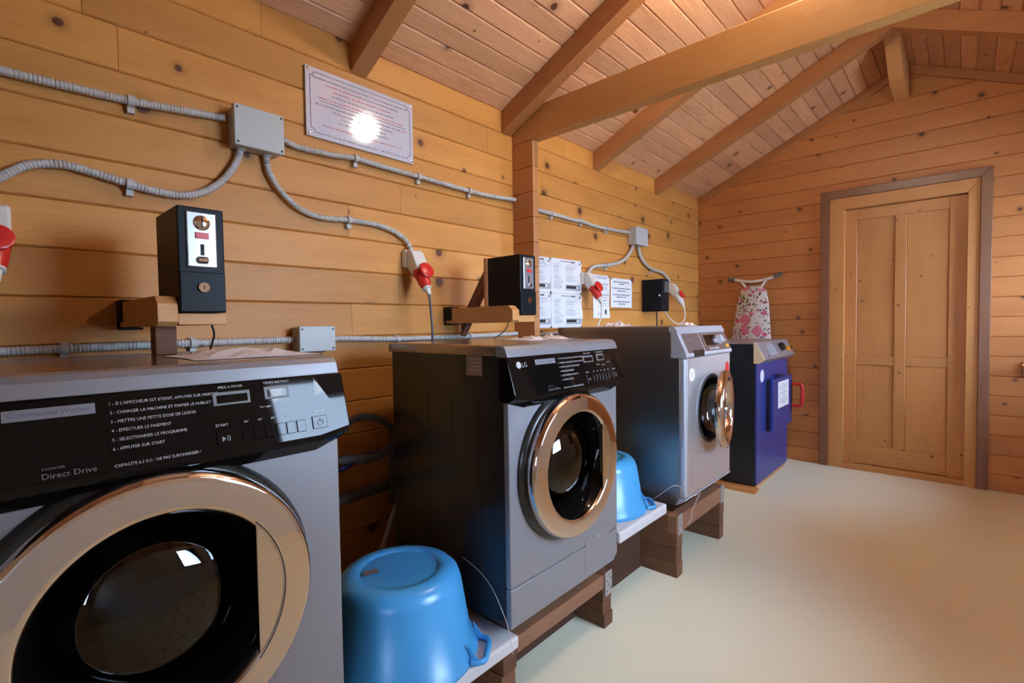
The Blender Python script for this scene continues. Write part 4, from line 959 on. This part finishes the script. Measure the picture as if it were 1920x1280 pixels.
# ------------------------------------------------------------------ coin boxes on their arms
def coinbox(x0, yf, yb, z0, z1, label, group=True, plate=True):
    x1 = x0+0.104
    r = thing('coin_box', ((x0+x1)/2, (yf+yb)/2, z0), label, 'coin box', 'black coin boxes')
    b = MB().box(x0, x1, yf, yb, z0, z1)
    mk('case', b, 'blacksat', r, bevel=0.003)
    zs = z0+(z1-z0)*0.385
    fr = mk('cash_door', MB().box(x0+0.001, x1-0.001, yf-0.004, yf+0.002, z0+0.002, zs), 'blacksat', r, bevel=0.002)
    mk('lock', MB().cyl(((x0+x1)/2, yf-0.010, z0+(z1-z0)*0.24), ((x0+x1)/2, yf+0.001, z0+(z1-z0)*0.24), 0.0125, 0.0135, 24), 'chrome', fr, smooth=40)
    mk('keyhole', MB().box((x0+x1)/2-0.0012, (x0+x1)/2+0.0012, yf-0.0108, yf-0.0098, z0+(z1-z0)*0.24-0.005, z0+(z1-z0)*0.24+0.005), 'hole', fr)
    px0, px1, pz0, pz1 = x0+0.018, x0+0.086, z0+(z1-z0)*0.43, z1-0.012
    pl = mk('coin_plate', MB().box(px0, px1, yf-0.005, yf+0.001, pz0, pz1), 'brushed', r, bevel=0.003)
    cx = (px0+px1)/2; h = pz1-pz0
    rg = mk('coin_slot', MB().lathe([(0.0005,-0.010),(0.014,-0.010),(0.0185,-0.007),(0.0195,-0.004)], (cx, yf, pz1-0.027), 'y', 28), 'chrome', pl, smooth=40)
    mk('slot_gap', MB().box(cx-0.0018, cx+0.0018, yf-0.0108, yf-0.0095, pz1-0.041, pz1-0.013), 'hole', rg)
    mk('red_lamp', MB().box(cx-0.015, cx+0.015, yf-0.008, yf-0.004, pz0+h*0.52, pz0+h*0.63), 'red', pl, bevel=0.001)
    mk('return_slot', MB().box(cx-0.004, cx+0.004, yf-0.0062, yf-0.0048, pz0+h*0.22, pz0+h*0.42), 'hole', pl)
    mk('return_lever', MB().prism([(yf-0.004,pz0+h*0.20),(yf-0.016,pz0+h*0.16),(yf-0.016,pz0+h*0.10),(yf-0.004,pz0+h*0.06)], 'x', cx-0.011, cx+0.011), 'chrome', pl, bevel=0.001)
    for xx in (px0+0.007, px1-0.007):
        for zz in (pz0+0.01, pz1-0.01): mk('screw', MB().cyl((xx,yf-0.0062,zz),(xx,yf-0.004,zz),0.003,seg=10), 'galv', pl)
    return r
coinbox(0.352, -0.462, -0.262, 1.241, 1.506, 'black coin box with chrome plate standing alone over a washer on a wooden post')
coinbox(1.626, -0.462, -0.262, 1.241, 1.506, 'black coin box with chrome plate on a wall arm beside the partition')
c3_ = thing('coin_box', (3.665, -0.09, 1.285), 'plain black coin box fixed to the wall near the corner', 'coin box', 'black coin boxes')
mk('case', MB().box(3.610, 3.722, -0.175, -0.0005, 1.285, 1.535), 'blacksat', c3_, bevel=0.003)
mk('lock', MB().cyl((3.606,-0.152,1.408),(3.612,-0.152,1.408),0.008,seg=16), 'chrome', c3_)
mk('coin_plate', MB().box(3.640, 3.700, -0.179, -0.174, 1.43, 1.52), 'cableg', c3_, bevel=0.002)
mk('screw', MB().cyl((3.67,-0.182,1.47),(3.67,-0.178,1.47),0.006,seg=12), 'chrome', c3_)
tag(mk('power_cable', MB().tube(smooth_path([(3.665,-0.10,1.288),(3.667,-0.10,1.23),(3.668,-0.10,1.16)], 0.012), 0.006, 8), 'cableb'), 'black cable leaving the plain coin box downwards', 'cable')
def bracket(x, label, post=False, strut=False):
    r = thing('bracket_arm', (x, -0.22, 1.205), label, 'bracket', 'timber arms of the coin boxes')
    mk('arm', MB().prism([(-0.010,1.208),(-0.440,1.208),(-0.456,1.218),(-0.456,1.262),(-0.432,1.282),(-0.010,1.282)], 'x', x-0.046, x-0.002), 'arm', r, bevel=0.002)
    mk('shelf', MB().box(x-0.002, x+0.108, -0.452, -0.06, 1.210, 1.239), 'arm', r, bevel=0.002)
    b = MB(); b.box(x-0.052, x-0.0465, -0.058, -0.001, 1.222, 1.284); b.box(x-0.052, x+0.003, -0.0095, -0.001, 1.206, 1.288); b.box(x-0.052, x+0.003, -0.058, -0.001, 1.2835, 1.289); b.box(x-0.052, x+0.003, -0.058, -0.001, 1.200, 1.2065)
    mk('metal_shoe', b, 'blacksat', r, bevel=0.002)
    if strut:
        mk('strut', MB().prism([(-0.036,1.142),(-0.036,1.225),(-0.236,1.50),(-0.238,1.43)], 'x', x+0.030, x+0.066), 'rough', r, bevel=0.002)
        mk('back_board', MB().box(x-0.006, x+0.110, -0.2605, -0.240, 1.241, 1.508), 'arm', r, bevel=0.002)
    if post:
        mk('post', MB().box(x-0.040, x+0.006, -0.40, -0.350, 1.1355, 1.207), 'rough', r, bevel=0.002)
    return r
bracket(0.352, 'timber arm and shelf with short post under the lone coin box', post=True)
bracket(1.626, 'timber arm with slanting strut under the coin box by the partition', strut=True)
tag(mk('thin_cable', MB().tube(smooth_path([(0.43,-0.43,1.208),(0.438,-0.42,1.185),(0.435,-0.41,1.16),(0.432,-0.40,1.139)], 0.008), 0.0028, 8), 'cableb'), 'thin black cable dropping from the lone coin box to the washer lid', 'cable')
tag(mk('thin_cable', MB().tube(smooth_path([(1.655,-0.36,1.208),(1.645,-0.36,1.185),(1.610,-0.36,1.160),(1.560,-0.36,1.139)], 0.008), 0.0026, 8), 'cableb'), 'thin black cable dropping from the coin box by the partition', 'cable')

# ------------------------------------------------------------------ sign and sheets
def sign():
    x0, x1, z0, z1 = 0.902, 1.404, 1.943, 2.211
    r = mk('warning_sign', MB().box(x0, x1, -0.012, -0.001, z0, z1), 'sign', bevel=0.0015); tag(r, 'glossy white safety sign with blue border and red and blue text', 'sign')
    O = Vector((x0, -0.012, z0)); u = Vector((1,0,0)); v = Vector((0,0,1)); n = Vector((0,-1,0)); F = (O,u,v,n)
    W, Hh = x1-x0, z1-z0
    m = MB(); e = 0.018; k = 0.016; t = 0.0022
    pts = [(e+k,e),(0.085,e)],[(W-0.07,e),(W-e-k,e)],[(e+k,Hh-e),(W-e-k,Hh-e)],[(e,e+k),(e,Hh-e-k)],[(W-e,e+k),(W-e,Hh-e-k)]
    for (a, b_) in pts:
        if abs(a[1]-b_[1]) < 1e-6: put_rect(m, *F, a[0], b_[0], a[1]-t/2, a[1]+t/2)
        else: put_rect(m, *F, a[0]-t/2, a[0]+t/2, a[1], b_[1])
    for cx, cz, a0 in ((e,e,0),(W-e,e,90),(W-e,Hh-e,180),(e,Hh-e,270)):
        for i in range(5):
            aa, ab = math.radians(a0+90*i/5), math.radians(a0+90*(i+1)/5)
            q = [(cx+(k+s)*math.cos(w), cz+(k+s)*math.sin(w)) for s, w in ((-t/2,aa),(t/2,aa),(t/2,ab),(-t/2,ab))]
            m.add([O+u*p[0]+v*p[1]+n*0.0008 for p in q], [(0,1,2,3)])
    put_rect(m, *F, 0.055, W-0.045, 0.1455, 0.1475)
    mk('printed_border', m, 'inkblue', r, fixn=False)
    B_, R_ = MB(), MB(); c = W/2
    B = lambda s, y, w, x=c, al='c': put_text(B_, s, *F, x, y, 0.0085, w, al)
    Rr = lambda s, y, w, x=c, al='c': put_text(R_, s, *F, x, y, 0.0085, w, al)
    B("Attention, ce matériel tourne à grande vitesse et l'eau de lavage peut atteindre 90°", 0.228, 0.445)
    Rr("Surveiller les enfants", 0.210, 0.118, 0.080, 'l'); B("lorsqu'ils se tiennent à proximité des machines.", 0.210, 0.222, 0.203, 'l')
    Rr("Ne pas laisser les enfants manipuler les machines.", 0.192, 0.268)
    B("ne pas forcer les portes ou les couvercles des machines", 0.174, 0.288)
    Rr("attendre l'arrêt complet de la machine avant d'ouvrir la porte ou le couvercle", 0.155, 0.400)
    B("Be careful, this material rotates at high speed and washing water can reach", 0.128, 0.395, 0.040, 'l'); Rr("90°C", 0.128, 0.026, 0.441, 'l')
    B("Watch your children when they are near the machines", 0.110, 0.280); B("Don't let children handle the machines", 0.093, 0.210); B("Don't force the doors or lids of the machines", 0.076, 0.240)
    Rr("Wait the complete stop of the machine before open the door or lid", 0.050, 0.370)
    B("En cas de problème contactez nous :   04 95 37 03 34", 0.0145, 0.335, 0.090, 'l')
    mk('lettering', B_, 'inkblue', r, fixn=False); mk('lettering', R_, 'inkred', r, fixn=False)
    for xx in (0.011, W-0.011):
        for zz in (0.011, Hh-0.011): mk('screw', MB().lathe([(0.0005,-0.0030),(0.004,-0.0026),(0.0058,-0.0005)], (x0+xx,-0.012,z0+zz), 'y', 16), 'chrome', r, smooth=40)
sign()
def sheet(x0, x1, z0, z1, label, kind, curl=0.004, group=None):
    nx, nz = 6, 8; vs, fs = [], []
    def yy(i, j): return -0.0025-curl*(0.5+0.5*math.sin(j/nz*9+x0*7))*(i/nx if i > nx/2 else 0.15)
    for j in range(nz+1):
        for i in range(nx+1): vs.append((x0+(x1-x0)*i/nx, yy(i,j), z0+(z1-z0)*j/nz))
    for j in range(nz):
        for i in range(nx): a = j*(nx+1)+i; fs.append((a,a+1,a+nx+2,a+nx+1))
    o = mk('paper_sheet', MB().add(vs, fs), 'paper', fixn=False); tag(o, label, 'paper', group)
    md = o.modifiers.new('thick', 'SOLIDIFY'); md.thickness = 0.0006; md.offset = -1
    def P(a, b_):   # a,b in 0..1
        fi, fj = a*nx, b_*nz; i, j = min(int(fi),nx-1), min(int(fj),nz-1); s, t = fi-i, fj-j
        y = (yy(i,j)*(1-s)+yy(i+1,j)*s)*(1-t)+(yy(i,j+1)*(1-s)+yy(i+1,j+1)*s)*t
        return (x0+(x1-x0)*a, y-0.0012, z0+(z1-z0)*b_)
    ink, gr, dk = MB(), MB(), MB()
    def R(m, a0, a1, b0, b1):
        up = 0.0006 if m is dk else 0.0
        k = max(1, int((a1-a0)*nx*2)); 
        for q in range(k):
            p, s = a0+(a1-a0)*q/k, a0+(a1-a0)*(q+1)/k; m.add([(q_[0], q_[1]-up, q_[2]) for q_ in (P(p,b0),P(s,b0),P(s,b1),P(p,b1))], [(0,1,2,3)])
    rnd = random.Random(int(x0*1000))
    if kind == 'manual':
        R(ink, 0.30, 0.60, 0.925, 0.945); R(ink, 0.62, 0.76, 0.91, 0.955); R(ink, 0.90, 0.95, 0.88, 0.93)
        for cxa, cxb in ((0.08,0.36),(0.46,0.92)):
            b0 = 0.86
            while b0 > (0.30 if cxa > 0.4 else 0.12):
                L_ = rnd.uniform(0.5, 1.0); R(gr, cxa, cxa+(cxb-cxa)*L_, b0, b0+0.010); b0 -= rnd.choice([0.024,0.024,0.05])
        for (a, b_) in ((0.60,0.52),(0.33,0.33),(0.30,0.16)): R(ink, a, a+0.022, b_, b_+0.035)
        R(gr, 0.46, 0.98, 0.10, 0.27); R(dk, 0.48, 0.84, 0.155, 0.235)
        for q in range(1): 
            cc = P(0.825,0.195); dk2 = MB().add([(cc[0]+0.010*math.cos(w), cc[1]-0.0014, cc[2]+0.010*math.sin(w)) for w in [2*math.pi*i/16 for i in range(16)]], [tuple(range(16))])
            mk('printed_dial', dk2, 'sticker', o, fixn=False)
    elif kind == 'notice':
        for b_, a0, a1 in ((0.86,0.12,0.86),(0.79,0.38,0.62),(0.64,0.06,0.92),(0.55,0.30,0.70),(0.42,0.10,0.88),(0.34,0.26,0.72),(0.18,0.10,0.90),(0.10,0.34,0.66)):
            a = a0
            while a < a1:
                w_ = min(rnd.uniform(0.05,0.13), a1-a); R(ink, a, a+w_, b_, b_+0.035); a += w_+0.022
    else:
        R(ink, 0.15, 0.9, 0.955, 0.968); R(ink, 0.2, 0.85, 0.915, 0.928)
        for b_ in [0.80,0.775,0.72,0.70,0.66,0.55,0.53,0.48,0.42,0.40,0.35,0.33,0.28]: R(gr if rnd.random() < 0.4 else ink, 0.32, rnd.uniform(0.75,0.95), b_, b_+0.009)
        R(dk, 0.70, 0.80, 0.09, 0.20); R(ink, 0.30, 0.34, 0.08, 0.12); R(ink, 0.40, 0.48, 0.09, 0.11)
    if ink.v: mk('print', ink, 'inkblack', o, fixn=False)
    if gr.v: mk('print', gr, 'inkgrey', o, fixn=False)
    if dk.v: mk('print', dk, 'hole', o, fixn=False)
    for a, b_ in ((0.03,0.975),(0.97,0.975)) if kind != 'manual' else ((0.975,0.97),(0.975,0.02)):
        p = P(a, b_); mk('pin', MB().cyl((p[0],p[1]-0.004,p[2]),(p[0],-0.0006,p[2]),0.005,seg=10), 'screw', o)
    return o
SG = 'printed sheets on the wall'
sheet(2.150, 2.434, 1.392, 1.607, 'printed instruction sheet tucked against the partition, upper of two', 'manual', 0.002, SG)
sheet(2.150, 2.434, 1.175, 1.390, 'printed instruction sheet tucked against the partition, lower of two', 'manual', 0.002, SG)
sheet(2.437, 2.762, 1.392, 1.610, 'upper instruction sheet with dark panel drawing beside the off-white socket', 'manual', 0.010, SG)
sheet(2.437, 2.764, 1.174, 1.390, 'lower instruction sheet with dark panel drawing above the stainless washer', 'manual', 0.010, SG)
sheet(2.905, 3.114, 1.234, 1.537, 'tall printed sheet partly behind the hanging red socket', 'tall', 0.006, SG)
sheet(3.138, 3.444, 1.314, 1.527, 'white notice with four lines of short text near the plain coin box', 'notice', 0.002, SG)

# ------------------------------------------------------------------ loose papers and cords
def crumple(cx, cy, z, w, d, h, label, seed):
    rnd = random.Random(seed); nx, ny = 8, 6; vs, fs = [], []
    for j in range(ny+1):
        for i in range(nx+1):
            a, b_ = i/nx-0.5, j/ny-0.5
            e = max(0.0, 1-(2*abs(a))**2)*max(0.0, 1-(2*abs(b_))**2)
            vs.append((cx+w*a+rnd.uniform(-1,1)*w*0.03, cy+d*b_+rnd.uniform(-1,1)*d*0.04, z+0.001+h*e*rnd.uniform(0.1,1.0)))
    for j in range(ny):
        for i in range(nx): a = j*(nx+1)+i; fs.append((a,a+1,a+nx+2,a+nx+1))
    o = mk('crumpled_paper', MB().add(vs, fs), 'papert', fixn=False); tag(o, label, 'paper', 'crumpled papers on the washers')
    md = o.modifiers.new('thick', 'SOLIDIFY'); md.thickness = 0.0008; md.offset = 1
    return o
crumple(0.44, -0.62, 1.135, 0.26, 0.26, 0.022, 'crumpled paper lying flat on the washer lid under the lone coin box', 1)
crumple(1.52, -0.58, 1.135, 0.12, 0.16, 0.022, 'small crumpled paper on the middle washer lid, the one further from the partition', 2)
crumple(1.66, -0.60, 1.135, 0.10, 0.16, 0.026, 'small crumpled paper at the far edge of the middle washer lid', 3)
crumple(2.62, -0.36, 1.178, 0.26, 0.12, 0.040, 'crumpled white tissue on the stainless washer lid below the white notice', 4)
crumple(2.74, -0.74, 1.178, 0.10, 0.08, 0.026, 'small white tissue on the stainless washer lid near its console', 5)
def cord(pts, r, mat, label): tag(mk('string', MB().tube(smooth_path(pts, 0.01), r, 6), mat), label, 'string')
cord([(1.090,-0.66,0.42),(1.088,-0.74,0.40),(1.087,-0.80,0.365),(1.086,-0.85,0.30),(1.088,-0.872,0.25),(1.090,-0.8795,0.215),(1.092,-0.8795,0.185)], 0.0010, 'cablew', 'thin pale string hanging over the front of the slab by the middle washer')
cord([(2.175,-0.80,0.348),(2.16,-0.86,0.40),(2.16,-0.905,0.44),(2.19,-0.925,0.44),(2.23,-0.94,0.40),(2.26,-0.945,0.375),(2.34,-0.945,0.36),(2.42,-0.93,0.345)], 0.0012, 'cablew', 'white string looping from basin to the foot of the stainless washer')
cord([(2.46,-0.925,0.342),(2.40,-0.935,0.335),(2.34,-0.94,0.31),(2.32,-0.935,0.28),(2.33,-0.93,0.245),(2.29,-0.928,0.235)], 0.0012, 'cablew', 'white string end dangling over the rail of the tallest stand')

# wooden coat hook beside the door, at the edge of the view
hk = thing('coat_hook', (XD-0.03, -2.195, 0.80), 'small brown wooden hook on the end wall beside the door trim', 'hook')
mk('back_plate', MB().box(XD-0.016, XD-0.0005, -2.222, -2.184, 0.80, 0.90), 'trimw', hk, bevel=0.004)
mk('peg', MB().tube([(XD-0.014,-2.202,0.835),(XD-0.05,-2.198,0.855),(XD-0.075,-2.195,0.885)], 0.012, 12, radii=[0.011,0.011,0.015]), 'arm', hk, smooth=50)
